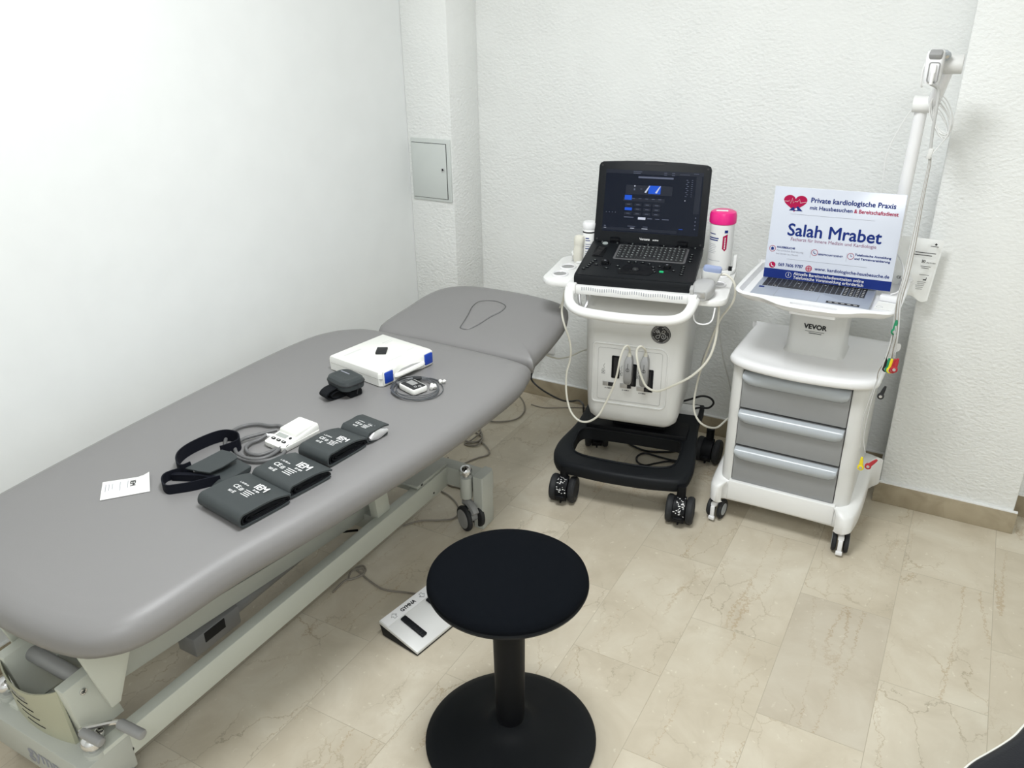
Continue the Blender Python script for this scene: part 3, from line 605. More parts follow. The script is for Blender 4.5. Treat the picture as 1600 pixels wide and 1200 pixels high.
cord([atZ(x, y, zc) for x, y in ((700, 715), (690, 740), (700, 757), (716, 762), (730, 768))], .003, 'floor_cord', 'grey cord under the far crossbar of the treatment table')
t = thing('cable_junction', 'small dark junction block on the floor under the headrest', 'junction block', Matrix.Translation(atZ(784, 629, 0)))
P = atZ(784, 629, 0)
m = MB(Matrix.Translation(P)); m.lathe([(0, 0), (.012, 0), (.013, .006), (.010, .014), (.006, .018), (0, .019)], None, 20); m.build('cap', 'silver', t)
m = MB(Matrix.Translation(P)); m.box((0, 0, .003), (.03, .018, .006), bev=.002); m.build('foot', 'grey', t)
# ------------------------------------------------------------------ ultrasound trolley
GM = frame(-0.919, 2.409, 0, 10)
def G(x, y, yl): return atL(x, y, GM, yl)
def GW(x, y, yl): return GM @ atL(x, y, GM, yl)
t = thing('ultrasound_trolley', 'white and black wheeled ultrasound trolley with round black emblem on its front', 'trolley', GM)
tr_us = t
# black wheeled base: side arms, front bar, platform
def sweep_rect(mb, path, w, h, sub=5, wf=None):       # rounded-rectangle section swept, up = Z
    P = catmull(path, sub); m_ = len(P); rings = []
    for i in range(m_):
        T = (P[min(i+1, m_-1)]-P[max(i-1, 0)]).normalized(); sd = Vector((T.y, -T.x, 0)).normalized(); up = sd.cross(T)
        if up.z < 0: up = -up
        k = i/(m_-1); ww = w*(wf(k) if wf else 1)
        rings.append([P[i]+sd*a*1.0+up*b for a, b in rrect(ww, h, min(ww, h)*0.28, 3)])
    return mb.loft(rings)
bo_ = [(-.280, .15), (-.276, .07), (-.240, .020), (-.17, .006), (-.08, -.004), (0, -.006), (.08, -.004), (.16, .006), (.215, .022), (.238, .07), (.243, .15), (.232, .28), (.222, .40), (.225, .52), (.18, .53), (-.18, .53), (-.235, .52), (-.238, .40), (-.248, .28)]
bo_ = [(p.x, p.y) for p in catmull([(x, y, 0) for x, y in bo_], 4, True)]
hl_ = [(-.208, .25), (-.220, .17), (-.210, .110), (-.165, .084), (-.07, .074), (0, .072), (.07, .074), (.135, .084), (.172, .110), (.182, .17), (.174, .25), (.10, .262), (-.12, .262)]
hl_ = [(p.x, p.y) for p in catmull([(x, y, 0) for x, y in hl_], 4, True)]
def bz(y): return .146+.13*max(0, y-.03)
m = MB(GM)
m.holed([[(x, y, bz(y)+dz) for x, y in sinset(bo_, d)] for d, dz in ((.012, -.030), (.004, -.026), (0, -.012), (0, .008), (.003, .016), (.010, .021), (.022, .022))], hl_, lambda x, y: bz(y)-.030, lambda x, y: bz(y)+.017)
m.build('base_frame', 'blk', t, ang=40)
m = MB(GM); m.tube([(x, y, bz(y)+.019) for x, y in hl_], .0035, 6, 1, True); m.build('inner_lip', 'blk', t)
m = MB(GM); m.box((-.005, .40, .182), (.395, .27, .062), bev=.008); m.build('platform', 'dark', t)
def us_castor(x, y, rz, front):
    M = GM @ frame(x, y, 0, rz)
    m = MB(M)
    m.cyl((-.022, 0, .051), (.022, 0, .051), .022, n=20); c = m.build('castor', 'dark', t)
    for s_ in (-1, 1): MB(M).lathe([(0, 0), (.036, 0), (.047, .004), (.051, .012), (.051, .022), (.046, .028), (.028, .030), (.026, .028), (0, .028)], Matrix.Translation((s_*.020, 0, .051)) @ Matrix.Rotation(s_*PI/2, 4, 'Y'), 36).build('wheel', 'rubber', c)
    m = MB(M); m.cyl((0, 0, .08), (0, 0, .150), .016, n=20)
    rings = []
    for k in range(9):
        a = RAD(-30+15*k); r1 = .056; rings.append([(-.021, -math.cos(a)*r1, .051+math.sin(a)*r1), (.021, -math.cos(a)*r1, .051+math.sin(a)*r1), (.021, -math.cos(a)*.03, .051+math.sin(a)*.03), (-.021, -math.cos(a)*.03, .051+math.sin(a)*.03)])
    m.loft(rings)
    m.box((0, -.052, .046), (.032, .026, .012), (12, 0, 0), bev=.003); m.box((0, -.045, .030), (.006, .012, .03))
    f = m.build('fork', 'dark', c)
    if front:
        m = MB(M); random.seed(int(x*1000))
        for k in range(34):
            a = RAD(random.uniform(5, 80)); xx = random.uniform(-.018, .018)
            m.box((xx, -math.cos(a)*.0565, .051+math.sin(a)*.0565), (random.uniform(.0015, .006), .0008, random.uniform(.0012, .004)), (-math.degrees(a), 0, random.uniform(-20, 20)))
        m.build('worn_print', 'ink_w', f)
us_castor(-.221, .026, 0, True); us_castor(.217, .018, 0, True); us_castor(-.205, .475, 15, False); us_castor(.262, .485, -10, False)
# power box and mains lead socket at the back right of the platform
m = MB(GM); m.box((.16, .47, .215), (.10, .06, .05), bev=.004); m.build('power_inlet', 'offw', t)
# white body
BFY = .15
def ring(w, y0, y1, r, z, n=5): return [(x, y, z) for x, y in rrect(w+.010, y1-y0, r, n, -.006, (y0+y1)/2)]
m = MB(GM)
m.loft([ring(.24, .19, .43, .03, .286), ring(.28, .168, .45, .035, .292), ring(.315, .155, .455, .04, .310), ring(.33, .151, .455, .04, .34), ring(.345, BFY, .455, .04, .45), ring(.352, BFY, .455, .04, .60), ring(.356, .149, .455, .04, .70), ring(.358, .152, .455, .04, .742), ring(.350, .175, .455, .04, .762), ring(.33, .20, .44, .03, .775)])
body = m.build('body', 'offw', t, ang=45)
m = MB(GM); m.box((0, .36, .245), (.20, .13, .10)); m.build('column_foot', 'dark', t)
m = MB(GM); m.box((0, .31, .80), (.24, .18, .09), bev=.01); m.build('neck', 'offw', t)
# recessed front panel: shallow raised bead frames it
rp = [(x, z) for x, z in rrect(.270, .235, [.03, .012, .012, .022], 5, -.018, .490)]
L = GM @ Matrix(((1, 0, 0, 0), (0, 0, -1, BFY), (0, 1, 0, 0), (0, 0, 0, 1)))     # local (x, z, out of the front)
m = MB(L); m.tube([(x, z, -.0005) for x, z in rp], .0035, 6, 1, True); m.build('recess_edge', 'offw', body)
rp2 = [(x, z) for x, z in rrect(.232, .205, .008, 4, -.018, .488)]
m = MB(L); m.tube([(x, z, .0002) for x, z in rp2], .0006, 4, 1, True); m.build('panel_seam', 'grey', body)
# emblem
m = MB(L @ Matrix.Translation((.086, .664, 0)))
m.cyl((0, 0, -.002), (0, 0, .003), .0345, n=48, bev=.001)
m.m(1); circ = [(.0315*math.cos(RAD(a)), .0315*math.sin(RAD(a)), .0032) for a in range(0, 360, 10)]
m.tube(circ, .0007, 4, 1, True)
for k in range(4):
    a0 = 90*k+20
    m.tube([(.0275*math.cos(RAD(a0+6*j)), .0275*math.sin(RAD(a0+6*j))*1.0, .0032) for j in range(9)]+[(.024*math.cos(RAD(a0+60)), .024*math.sin(RAD(a0+60)), .0032), (.022*math.cos(RAD(a0+52)), .022*math.sin(RAD(a0+52)), .0032)], .0009, 4, 2)
# script capitals G and E
m.tube([(-.016, .008, .0034), (-.018, .013, .0034), (-.012, .0165, .0034), (-.006, .012, .0034), (-.010, .005, .0034), (-.015, .008, .0034), (-.010, .011, .0034), (-.003, .006, .0034), (-.002, -.004, .0034), (-.007, -.014, .0034), (-.015, -.014, .0034), (-.016, -.007, .0034), (-.009, -.003, .0034), (-.001, -.003, .0034)], .0011, 5, 4)
m.tube([(.004, .002, .0034), (.004, .010, .0034), (.009, .016, .0034), (.015, .012, .0034), (.011, .006, .0034), (.006, .004, .0034), (.013, .002, .0034), (.018, -.005, .0034), (.014, -.014, .0034), (.006, -.014, .0034), (.003, -.007, .0034), (.008, -.003, .0034), (.012, -.007, .0034), (.010, -.010, .0034)], .0011, 5, 4)
tag(m.build('emblem', ['ink', 'silver'], body), 'round black emblem with silver monogram')
# ports and locking sliders
def q(px, py): v = G(px, py, BFY); return v.x, v.z
def port(cx, cz, hh=.088, w=.030):
    m = MB(L); m.prism(rrect(w, hh, .004, 3, cx, cz), .0, .0025, bev=.0005); m.m(1); m.box((cx, cz, .003), (.012, hh*.85, .002)); return m.build('probe_port', ['dark', 'ink'], body)
px_ = [(962, 574), (988, 587), (1014, 596)]
for (a, b) in px_:
    x, z = q(a, b); port(x, z+.002)
for (a, b), sc_ in (((951, 599), 0), ((978, 603), 1), ((1004, 608), 2)):
    x, z = q(a, b)
    m = MB(L); m.box((x, z, .001), (.044, .017, .002), (0, 0, 0), bev=.0006); m.m(1).box((x+.012 if sc_ else x+.010, z, .0035), (.014 if sc_ else .022, .014, .005), bev=.001); m.build('lock_slider', ['silver', 'ink'], body)
    m = MB(L)
    for j, w in enumerate((.003, .003, .007, .003)): m.box((x-.012+.007*j, z-.018, .0005), (w, .003, .0008))
    m.tube([(x-.022+a_, z+.045+b_, .0005) for a_, b_ in ((-.006, -.006), (.006, -.006), (.006, .006), (-.006, .006))], .0007, 4, 1, True); m.box((x-.022, z+.045, .0005), (.004, .004, .0006))
    m.tube([(x-.022+a_, z+.068+b_, .0005) for a_, b_ in ((-.005, -.010), (.002, -.012), (.004, -.004), (.001, .0), (.005, .010))], .0005, 4, 2); m.build('port_marking', 'ink_g' if 0 else 'ink', body)
# handle bar
m = MB(GM); m.tube([(-.205, .14, .845), (-.208, .06, .85), (-.206, .0, .842), (-.190, -.045, .815), (-.150, -.068, .800), (-.07, -.078, .796), (0, -.080, .795), (.07, -.078, .796), (.150, -.068, .800), (.190, -.045, .815), (.206, .0, .842), (.208, .06, .85), (.205, .14, .845)], .0165, 14, 6); m.build('front_handle', 'white', t)
# shelf under the console with the row of slots, wings with cup holders
m = MB(GM); m.box((0, .18, .842), (.43, .34, .022), bev=.006); m.box((0, .03, .846), (.395, .045, .030), bev=.004); m.box((-.20, .02, .85), (.03, .05, .034), bev=.005); m.box((.20, .02, .85), (.03, .05, .034), bev=.005)
sh = m.build('console_shelf', 'white', t)
m = MB(GM)
for k in range(44): m.box((-.165+.0077*k, .0066, .852+.002*math.sin(k*.6)), (.0022, .0006, .011))
m.build('vent_slots', 'ink_g', sh)
def wing(sx, x0, x1, y0, y1, nm, holes):
    m = MB(GM)
    cx = (x0+x1)/2*sx
    m.prism(rrect(x1-x0, y1-y0, [.05, .02, .02, .05] if sx > 0 else [.02, .05, .05, .02], 6, cx, (y0+y1)/2), .826, .848, bev=.006)
    m.box((sx*x0, (y0+y1)/2, .83), (.05, .20, .03), bev=.005)
    w_ = m.build(nm, 'white', t)
    m = MB(GM)
    for (hx, hy, rx, ry) in holes:
        rim = [(hx*sx+rx*math.cos(RAD(a)), hy+ry*math.sin(RAD(a)), .850) for a in range(0, 360, 15)]
        m.m(0).tube(rim, .004, 6, 1, True); m.m(1).prism([(p[0], p[1]) for p in rim], .846, .8495)
    m.build('cup_holder', ['white_g', 'grey'], w_)
    return w_
wing(-1, .19, .335, .075, .40, 'left_wing', [(.282, .15, .026, .030), (.278, .24, .026, .030)])
wing(1, .19, .305, .02, .42, 'right_wing', [(.262, .19, .022, .026), (.262, .30, .024, .026)])
m = MB(GM); m.prism(rrect(.10, .10, .035, 5, .25, .35), .848, .862, bev=.004); m.box((.296, .365, .875), (.012, .03, .06), bev=.003); m.m(1).box((.285, .318, .862), (.012, .006, .030), bev=.001); m.build('tub_holder', ['white', 'dark'], t)
m = MB(GM); m.prism(rrect(.08, .09, .03, 5, -.24, .34), .848, .856, bev=.003); m.tube([(-.275, .30, .88), (-.285, .33, .88), (-.275, .37, .88), (-.24, .385, .88), (-.21, .37, .88)], .005, 7); m.cyl((-.285, .33, .85), (-.285, .33, .88), .005, n=10); m.build('bottle_holder', 'white', t)
m = MB(GM); m.tube([(.205, .02, .825), (.21, .0, .79), (.225, -.005, .776), (.25, -.005, .776), (.268, 0, .79), (.272, .02, .825)], .0025, 6, 3); m.build('cable_hook', 'white_g', t)
m = MB(GM); m.tube([(-.175, .01, .83), (-.168, .0, .80), (-.158, .01, .78), (-.15, .03, .80), (-.152, .03, .835)], .006, 8, 4); m.build('cable_hook', 'silver', t)

# ------------------------------------------------------------------ ultrasound console (portable machine)
KM = GM @ Matrix.Translation((0, 0, 0)) @ Matrix.Rotation(RAD(1.5), 4, 'Z')
t = thing('ultrasound_console', 'open black portable ultrasound machine with lit menu screen on white trolley', 'ultrasound machine', KM @ Matrix.Translation((0, .17, .86)))
tilt = math.atan2(.040, .29); KT = KM @ Matrix.Translation((0, .03, .895)) @ Matrix.Rotation(tilt, 4, 'X')      # deck frame: origin front edge centre, x right, y back, z out
HW = .197
m = MB(KT)
m.loft([[(x*1.0, y, z) for x, y in rrect(2*HW-dx, .295, .012, 3, 0, .148)] for z, dx in ((-.034, .012), (-.030, .004), (-.006, .0), (-.001, .002), (0, .006))])
m.loft([[(-HW+.001, -.008+dy, z), (HW-.001, -.008+dy, z), (HW-.001, .02, z), (-HW+.001, .02, z)] for z, dy in ((-.038, .006), (-.034, .001), (-.012, 0), (-.004, .004), (-.0008, .012))])
deck = m.build('keyboard_deck', 'blk', t)
# keyboard
kx0, kx1, ky0, ky1 = -.088, .143, .150, .262
m = MB(KT); m.prism(rrect(kx1-kx0+.016, ky1-ky0+.014, .008, 4, (kx0+kx1)/2, (ky0+ky1)/2), -.001, .0018, bev=.0006); m.m(1).prism(rrect(kx1-kx0, ky1-ky0, .004, 3, (kx0+kx1)/2, (ky0+ky1)/2), -.001, .0022); kb = m.build('keyboard', ['keyframe', 'ink'], deck)
m = MB(KT); m2 = MB(KT); rows = 6; ch = (ky1-ky0)/rows; random.seed(3)
for r in range(rows):
    ncol = 15; cw = (kx1-kx0)/ncol; c = 0
    while c < ncol:
        w = 5 if (r == 0 and c == 4) else 1
        cx = kx0+cw*(c+w/2); cy = ky0+ch*(r+.5)
        m.box((cx, cy, .0030), (cw*w-.0024, ch-.0026, .0022), bev=.0004, seg=1)
        m2.box((cx-cw*.1, cy+ch*.1, .0043), (random.choice((.0028, .004, .0055)), .0032, .0003))
        c += w
m.build('keys', 'key', kb); m2.build('key_legends', 'led_w', kb)
# control panel: knobs, trackball, buttons, sliders
def knob(x, y, r, h=.012):
    m = MB(KT); m.lathe([(r+.007, 0), (r+.006, .0012), (r+.001, .002), (r, .002), (r*.92, h), (r*.75, h+.0015), (0, h+.001)], Matrix.Translation((x, y, 0)), 28); m.m(1).box((x, y, h+.0015), (.007, .003, .0004)); m.build('knob', ['dark', 'ink_g'], deck)
knob(-.112, .098, .014); knob(.098, .098, .014)
m = MB(KT); m.prism([(-.055, .030), (.048, .030), (.060, .055), (.045, .095), (.015, .112), (-.022, .112), (-.045, .092), (-.062, .055)], -.001, .0022, bev=.001); m.lathe([(.019, .0), (.018, .003), (.013, .004), (.012, .003)], Matrix.Translation((-.003, .068, 0)), 24); tb = m.build('trackball_pad', 'dark', deck)
m = MB(KT); m.lathe([(0, .0085), (.006, .0075), (.010, .0045), (.0115, .001)], Matrix.Translation((-.003, .068, 0)), 24); m.build('trackball', 'silver' if 0 else 'rubber', tb)
m = MB(KT)
bt = [(-.160, .090, 0), (-.163, .075, 0), (-.166, .060, 0), (-.156, .105, 0), (-.152, .120, 0), (-.175, .045, 0), (-.140, .085, 0), (-.100, .062, 0), (-.055, .062, 0), (-.066, .085, 0), (-.035, .122, 0), (-.012, .126, 0), (.012, .126, 0), (.036, .118, 0), (.052, .095, 0), (.056, .072, 0), (.062, .058, 0), (.072, .105, 0), (.122, .080, 0), (.150, .118, 0), (.150, .103, 0), (.150, .088, 0), (.150, .073, 0), (.150, .055, 0), (.165, .200, 0), (.165, .180, 0), (.165, .160, 0), (.165, .220, 0)]
for x, y, _ in bt:
    m = MB(KT); m.prism(rrect(.013, .008, .003, 3, x, y), -.001, .0028, bev=.0006); m.m(1).box((x, y, .0030), (.0045, .0018, .0004)); m.build('button', ['dark', 'led_w'], deck)
for k in range(7):
    x = -.165+.055*k
    m = MB(KT); m.prism(rrect(.026, .006, .002, 3, x, .281), -.001, .0022); m.m(1).box((x+.004, .2815, .0024), (.004, .002, .0003)); m.m(1).box((x+.004, .276, .001), (.003, .0015, .0003)); m.build('function_key', ['dark', 'led_w'], deck)
m = MB(KT); m.prism(rrect(.014, .009, .003, 3, .084, .066), -.001, .003, bev=.0006); tag(m.build('button', 'led_g', deck), 'green lit button')
m = MB(KT); m.lathe([(0, .003), (.009, .003), (.010, .0)], Matrix.Translation((-.148, .270, 0)), 20); tag(m.build('button', 'led_w', deck), 'round lit power button')
m = MB(KT); m.prism(rrect(.040, .085, .005, 3, -.152, .195), -.001, .0012); m.m(1)
for k in range(7): m.box((-.150-.001*k, .225-.0105*k, .003), (.022, .004, .005), (0, 0, 0), bev=.0008)
m.build('slider_bank', ['dark', 'ink'], deck)
# hinges
for x in (-.118, .122): MB(KT).box((x, .292, .006), (.036, .022, .018), bev=.003).build('hinge', 'dark', deck)
# screen
ST = KM @ Matrix.Translation((0.000, .318, .928)) @ Matrix.Rotation(RAD(76), 4, 'X')        # x right, y up the screen, z towards the viewer
SW, SH = .196, .288
so = [(-SW+.008, 0), (SW-.008, 0), (SW-.001, .004), (SW, .012), (SW, SH-.018), (SW-.004, SH-.008), (SW-.014, SH-.003), (.10, SH+.002), (0, SH+.0045), (-.10, SH+.002), (-SW+.014, SH-.003), (-SW+.004, SH-.008), (-SW, SH-.018), (-SW, .012), (-SW+.001, .004)]
m = MB(ST); m.prism(so, -.022, 0, bev=.003); lid = m.build('screen_lid', 'blk', t)
gx0, gx1, gy0, gy1 = -.169, .172, .043, .259
m = MB(ST); m.prism(rrect(gx1-gx0, gy1-gy0, .002, 2, (gx0+gx1)/2, (gy0+gy1)/2), .0, .0006); scr = m.build('display', 'screen', lid)
def sx_(u): return gx0+(gx1-gx0)*u
def sy_(v): return gy1-(gy1-gy0)*v
m = MB(ST); Z1 = .0012
def rc(mi, u, v, w, h): m.m(mi).quad([(sx_(u), sy_(v), Z1+.0001*mi), (sx_(u), sy_(v+h), Z1+.0001*mi), (sx_(u+w), sy_(v+h), Z1+.0001*mi), (sx_(u+w), sy_(v), Z1+.0001*mi)])
# 0 dim, 1 grey, 2 blue, 3 white
rc(0, .0, .0, 1, .06); rc(0, .22, .235, .48, .15); rc(0, .20, .44, .43, .055); rc(0, .0, .93, .78, .045); rc(0, .93, .05, .055, .6)
rc(1, .34, .095, .36, .028); rc(2, .455, .235, .125, .13); rc(2, .215, .40, .075, .075); rc(0, .215, .505, .48, .003)
for r in range(3):
    for c in range(4): rc(2 if (r == 1 and c == 0) else 0, .225+.097*c, .525+.073*r, .075, .045)
rc(3, .372, .745, .078, .04)
for u, v, w in ((.47, .757, .05), (.55, .757, .045), (.62, .757, .07), (.225, .748, .10)): rc(1, u, v, w, .012)
for r in range(3):
    for c in range(4): rc(1, .245+.097*c, .543+.073*r, .035, .008)
for c in range(6): rc(1, .225+.068*c, .445, .03, .008)
for k in range(9): rc(1, .83+.012*(k % 2), .12+.032*k, .018, .008); rc(1, .885, .12+.032*k, .014, .006)
rc(1, .285, .02, .09, .008); rc(1, .285, .045, .075, .008); rc(1, .60, .025, .03, .008); rc(1, .68, .025, .03, .008); rc(1, .60, .055, .03, .008); rc(1, .68, .055, .03, .008)
rc(1, .76, .04, .10, .004); rc(1, .90, .02, .05, .006)
rc(3, .305, .24, .012, .02); rc(1, .303, .29, .014, .03); rc(1, .37, .29, .02, .008)
rc(3, .30, .925, .04, .010); rc(1, .27, .895, .08, .008); rc(3, .42, .925, .06, .010); rc(1, .43, .895, .05, .008); rc(2, .80, .90, .04, .006)
rc(3, .83, .44, .010, .012); rc(1, .02, .905, .02, .012); rc(3, .02, .94, .025, .006)
for k in range(4): rc(1, .03+.032*k, .68, .008, .012); rc(1, .955, .70+.06*k, .010, .016)
for u0, a in ((.415, 0), (.525, 1)):
    m.m(3).quad([(sx_(u0), sy_(.345), Z1+.0004), (sx_(u0+.018), sy_(.355), Z1+.0004), (sx_(u0+.055), sy_(.235), Z1+.0004), (sx_(u0+.042), sy_(.245), Z1+.0004)])
m.build('menu_graphics', ['s_dim', 's_grey', 's_blue', 's_white'], scr)
m = MB(ST); m.text('Versana', .0115, Matrix.Translation((-.012, .022, .0005)), bold=.0002); m.text('active', .009, Matrix.Translation((.027, .0213, .0005)), bold=.0001); m.build('lettering', 'ink_w', lid)
m = MB(ST); m.box((0, SH-.006, .0002), (.066, .005, .001))
for cx in (-SW+.012, SW-.012):
    for cy in (.014, SH-.016): m.cyl((cx, cy, -.001), (cx, cy, .0012), .0035, n=14)
m.build('latch_and_screws', 'ink', lid)

# probes resting in the right wing, connectors on the front
def wires(name, label, parts_, r=.0036, matn='cable_w', cat='cable', loc=None): pass
cs = .0042
def connector(px, pyt, pyb, parent):
    a = G(px, pyt, BFY-.012); b = G(px-3, pyb, BFY-.012)
    m = MB(GM); rings = []
    for k, (w, d) in enumerate(((.017, .022), (.026, .030), (.029, .034), (.029, .034), (.026, .03), (.018, .022))):
        z = a.z+(b.z-a.z)*(0, .12, .3, .75, .93, 1)[k]; x = a.x+(b.x-a.x)*(0, .12, .3, .75, .93, 1)[k]
        rings.append([(x+p, BFY-.002-d/2+q_*1.0, z) for p, q_ in rrect(w, d, .004, 3)])
    m.loft(rings); c = m.build('connector', 'grey', parent)
    m = MB(GM); m.cyl((a.x, BFY-.016, a.z-.004), (a.x, BFY-.016, a.z+.016), .0085, .0055, n=16, bev=.001); m.build('strain_relief', 'cable_w', c)
    m = MB(GM); x = (a.x+b.x)/2; z = (a.z+b.z)/2; y = BFY-.0375; m.tube([(x+.006*math.cos(RAD(k)), y+.001, z+.008+.006*math.sin(RAD(k))) for k in range(0, 360, 30)], .0007, 4, 1, True); m.box((x, y+.0012, z+.018), (.0012, .001, .03)); m.build('marking', 'ink', c)
    return Vector((a.x, BFY-.016, a.z+.014))
t = thing('ultrasound_probe', 'grey probe with lavender blue face lying in the right wing holder', 'ultrasound probe', GM @ Matrix.Translation((.245, .12, .86)))
PMx = GM @ Matrix.Translation((.236, .13, .885)) @ Euler((RAD(18), RAD(8), RAD(14))).to_matrix().to_4x4()
m = MB(PMx); m.loft([[(x, y, z) for x, y in rrect(w, d, min(w, d)*.35, 4, 0, 0)] for w, d, z in ((.03, .022, -.035), (.045, .030, -.02), (.055, .032, .005), (.062, .030, .028), (.062, .026, .034))]); m.build('shell', 'offw', t)
m = MB(PMx); m.loft([[(x, y, z) for x, y in rrect(w, d, min(w, d)*.4, 4)] for w, d, z in ((.060, .024, .033), (.060, .022, .044), (.054, .016, .049))]); m.build('probe_face', 'lav', t)
ca = connector(1009, 556, 603, t)
p0 = GM @ ca
pts = [p0, GW(1008, 546, .115), GW(1001, 541, .10), GW(995, 548, .095), GW(996, 565, .085), GW(1001, 585, .075), GW(1010, 604, .07), GW(1027, 611, .06), GW(1050, 603, .05), GW(1080, 588, .045), GW(1105, 564, .06), GW(1117, 535, .08), GW(1122, 500, .10), GW(1123, 480, .12), GW(1119, 464, .14)]
m = MB(); m.tube(pts, cs, 8, 6); m.build('cable', 'cable_w', t)
m = MB(); m.tube([GW(1118, 434, .13), GW(1124, 430, .13), GW(1134, 429, .13), GW(1145, 438, .13), GW(1149, 452, .13), GW(1146, 470, .14), GW(1135, 486, .15), GW(1126, 498, .17), GW(1112, 530, .2), GW(1096, 575, .24), GW(1088, 605, .25), GW(1084, 635, .22), GW(1090, 655, .2), GW(1103, 666, .2), GW(1120, 668, .25), GW(1136, 655, .3), GW(1150, 645, .35)], .0038, 8, 6); m.build('cable', 'cable_w', t)
t = thing('ultrasound_probe', 'angular mid-grey probe with stepped end beside the lavender-faced probe', 'ultrasound probe', GM @ Matrix.Translation((.225, .05, .86)))
PMy = GM @ Matrix.Translation((.222, .055, .868)) @ Euler((RAD(8), RAD(-4), RAD(-8))).to_matrix().to_4x4()
m = MB(PMy); m.loft([[(x, y, z) for x, z in rrect(w, h, min(w, h)*.3, 4, cx, cz)] for y, w, h, cx, cz in ((-.045, .052, .030, 0, 0), (-.03, .064, .040, .004, .003), (0, .072, .046, .006, .006), (.03, .066, .040, .004, .006), (.055, .040, .026, 0, .004))]); m.box((-.022, -.03, .012), (.012, .05, .03), (0, 0, 8), bev=.003); m.m(1).box((.008, -.045, .006), (.030, .008, .018), bev=.002); m.build('shell', ['probe', 'silver'], t)
cb = connector(984, 556, 599, t)
pts = [GM @ cb, GW(984, 545, .115), GW(980, 540, .105), GW(974, 546, .10), GW(969, 560, .09), GW(964, 585, .08), GW(957, 607, .07), GW(945, 632, .06), GW(934, 650, .05), GW(918, 659, .05), GW(903, 656, .06), GW(891, 641, .07), GW(885, 615, .08), GW(885, 585, .09), GW(890, 565, .10), GW(892, 548, .10), GW(889, 528, .11), GW(882, 508, .12), GW(878, 488, .14), GW(880, 468, .15), GW(883, 452, .17)]
m = MB(); m.tube(pts, cs*.9, 8, 6); m.build('cable', 'cable_w', t)
cord([GW(887, 450, .20), GW(880, 468, .2), GW(868, 497, .2), GW(855, 520, .2), GW(848, 540, .22), GW(854, 554, .25), GW(872, 560, .3), GW(890, 557, .35), GW(908, 549, .40), GW(920, 545, .44)], .0032, 'probe_cable', 'pale cable hanging in a loop in front of the wall sockets', 'cable_w')
cord([GW(1126, 498, .30), GW(1124, 515, .32), GW(1130, 560, .34), GW(1138, 590, .36), GW(1143, 615, .38)], .0028, 'probe_cable', 'thin grey cable hanging between the two trolleys', 'cable_lg')
cord([GW(1121, 505, .33), GW(1110, 530, .34), GW(1098, 560, .36), GW(1092, 590, .40)], .0022, 'probe_cable', 'faint thin cable hanging behind the looped probe cable', 'cable_lg')
# third probe standing in the left rear holder
t = thing('ultrasound_probe', 'cream probe standing upright in the left rear holder beside the small bottle', 'ultrasound probe', GM @ Matrix.Translation((-.262, .31, .86)))
m = MB(GM @ Matrix.Translation((-.262, .31, .848)) @ Euler((0, RAD(4), 0)).to_matrix().to_4x4()); m.loft([[(x, y, z) for x, y in rrect(w, d, min(w, d)*.4, 4)] for w, d, z in ((.018, .018, 0), (.034, .030, .015), (.036, .032, .055), (.032, .028, .062), (.036, .032, .070), (.038, .034, .090), (.030, .026, .100), (.016, .012, .103))]); m.build('shell', 'cable_w', t)
# bottles
BM = GM @ Matrix.Translation((-.226, .335, .858))
t = thing('disinfectant_bottle', 'slim white bottle with dark band behind left side of the ultrasound machine', 'bottle', BM)
m = MB(BM); m.lathe([(0, 0), (.021, 0), (.023, .003), (.0235, .012), (.0235, .110), (.022, .113), (0, .113)], None, 32); bb = m.build('bottle_body', 'white', t)
m = MB(BM); m.lathe([(0, .112), (.0225, .112), (.0245, .116), (.0245, .134), (.021, .139), (0, .140)], None, 32); m.build('lid', 'white_g', t)
m = MB(BM); m.lathe([(.0238, .100), (.0238, .1055)], None, 32); m.build('dark_band', 'ink', bb)
def wraptext(mb, BMx, r, z, a0, w, h):      # small printed bar following the curved side
    n = max(2, int(w/r/RAD(6))); 
    for k in range(n):
        b0 = a0+w/r*k/n; b1 = a0+w/r*(k+1)/n
        mb.quad([(r*math.cos(b0), r*math.sin(b0), z-h/2), (r*math.cos(b1), r*math.sin(b1), z-h/2), (r*math.cos(b1), r*math.sin(b1), z+h/2), (r*math.cos(b0), r*math.sin(b0), z+h/2)])
m = MB(BM)
for z, w, h in ((.082, .014, .004), (.074, .018, .003), (.060, .022, .002), (.052, .016, .002), (.044, .020, .003), (.034, .014, .002), (.026, .018, .002)): wraptext(m, BM, .0238, z, RAD(-110), w, h)
m.build('label_print', 'navy', bb)
TM = GM @ Matrix.Translation((.243, .345, .862))
t = thing('wipes_tub', 'white wipes tub with bright pink lid right of the ultrasound screen', 'tub', TM)
m = MB(TM); m.lathe([(0, 0), (.036, 0), (.040, .004), (.0415, .012), (.0415, .150), (.0425, .158), (.040, .165), (0, .165)], None, 44); tb_ = m.build('tub_body', 'white', t)
m = MB(TM); m.lathe([(.0425, .160), (.0455, .163), (.046, .170), (.0455, .190), (.042, .199), (.034, .203), (0, .204)], None, 44); ld = m.build('lid', 'pink', t)
m = MB(TM); m.box((-.004, -.012, .2045), (.040, .014, .0015), (2, 0, 4), bev=.0006); m.build('lid_label', 'white_g', ld)
m = MB(TM); r_ = .0418
m.m(0)
for z, w, h in ((.128, .028, .003), (.114, .040, .004), (.107, .038, .004)): wraptext(m, TM, r_, z, RAD(-152), w, h)
m.m(1)
for z, w in ((.092, .03), (.086, .034), (.080, .032), (.074, .030), (.068, .034), (.062, .03), (.035, .05)): wraptext(m, TM, r_, z, RAD(-152), w, .0012)
m.m(0); wraptext(m, TM, r_, .138, RAD(-72), .012, .010)
m.m(2); n = 8
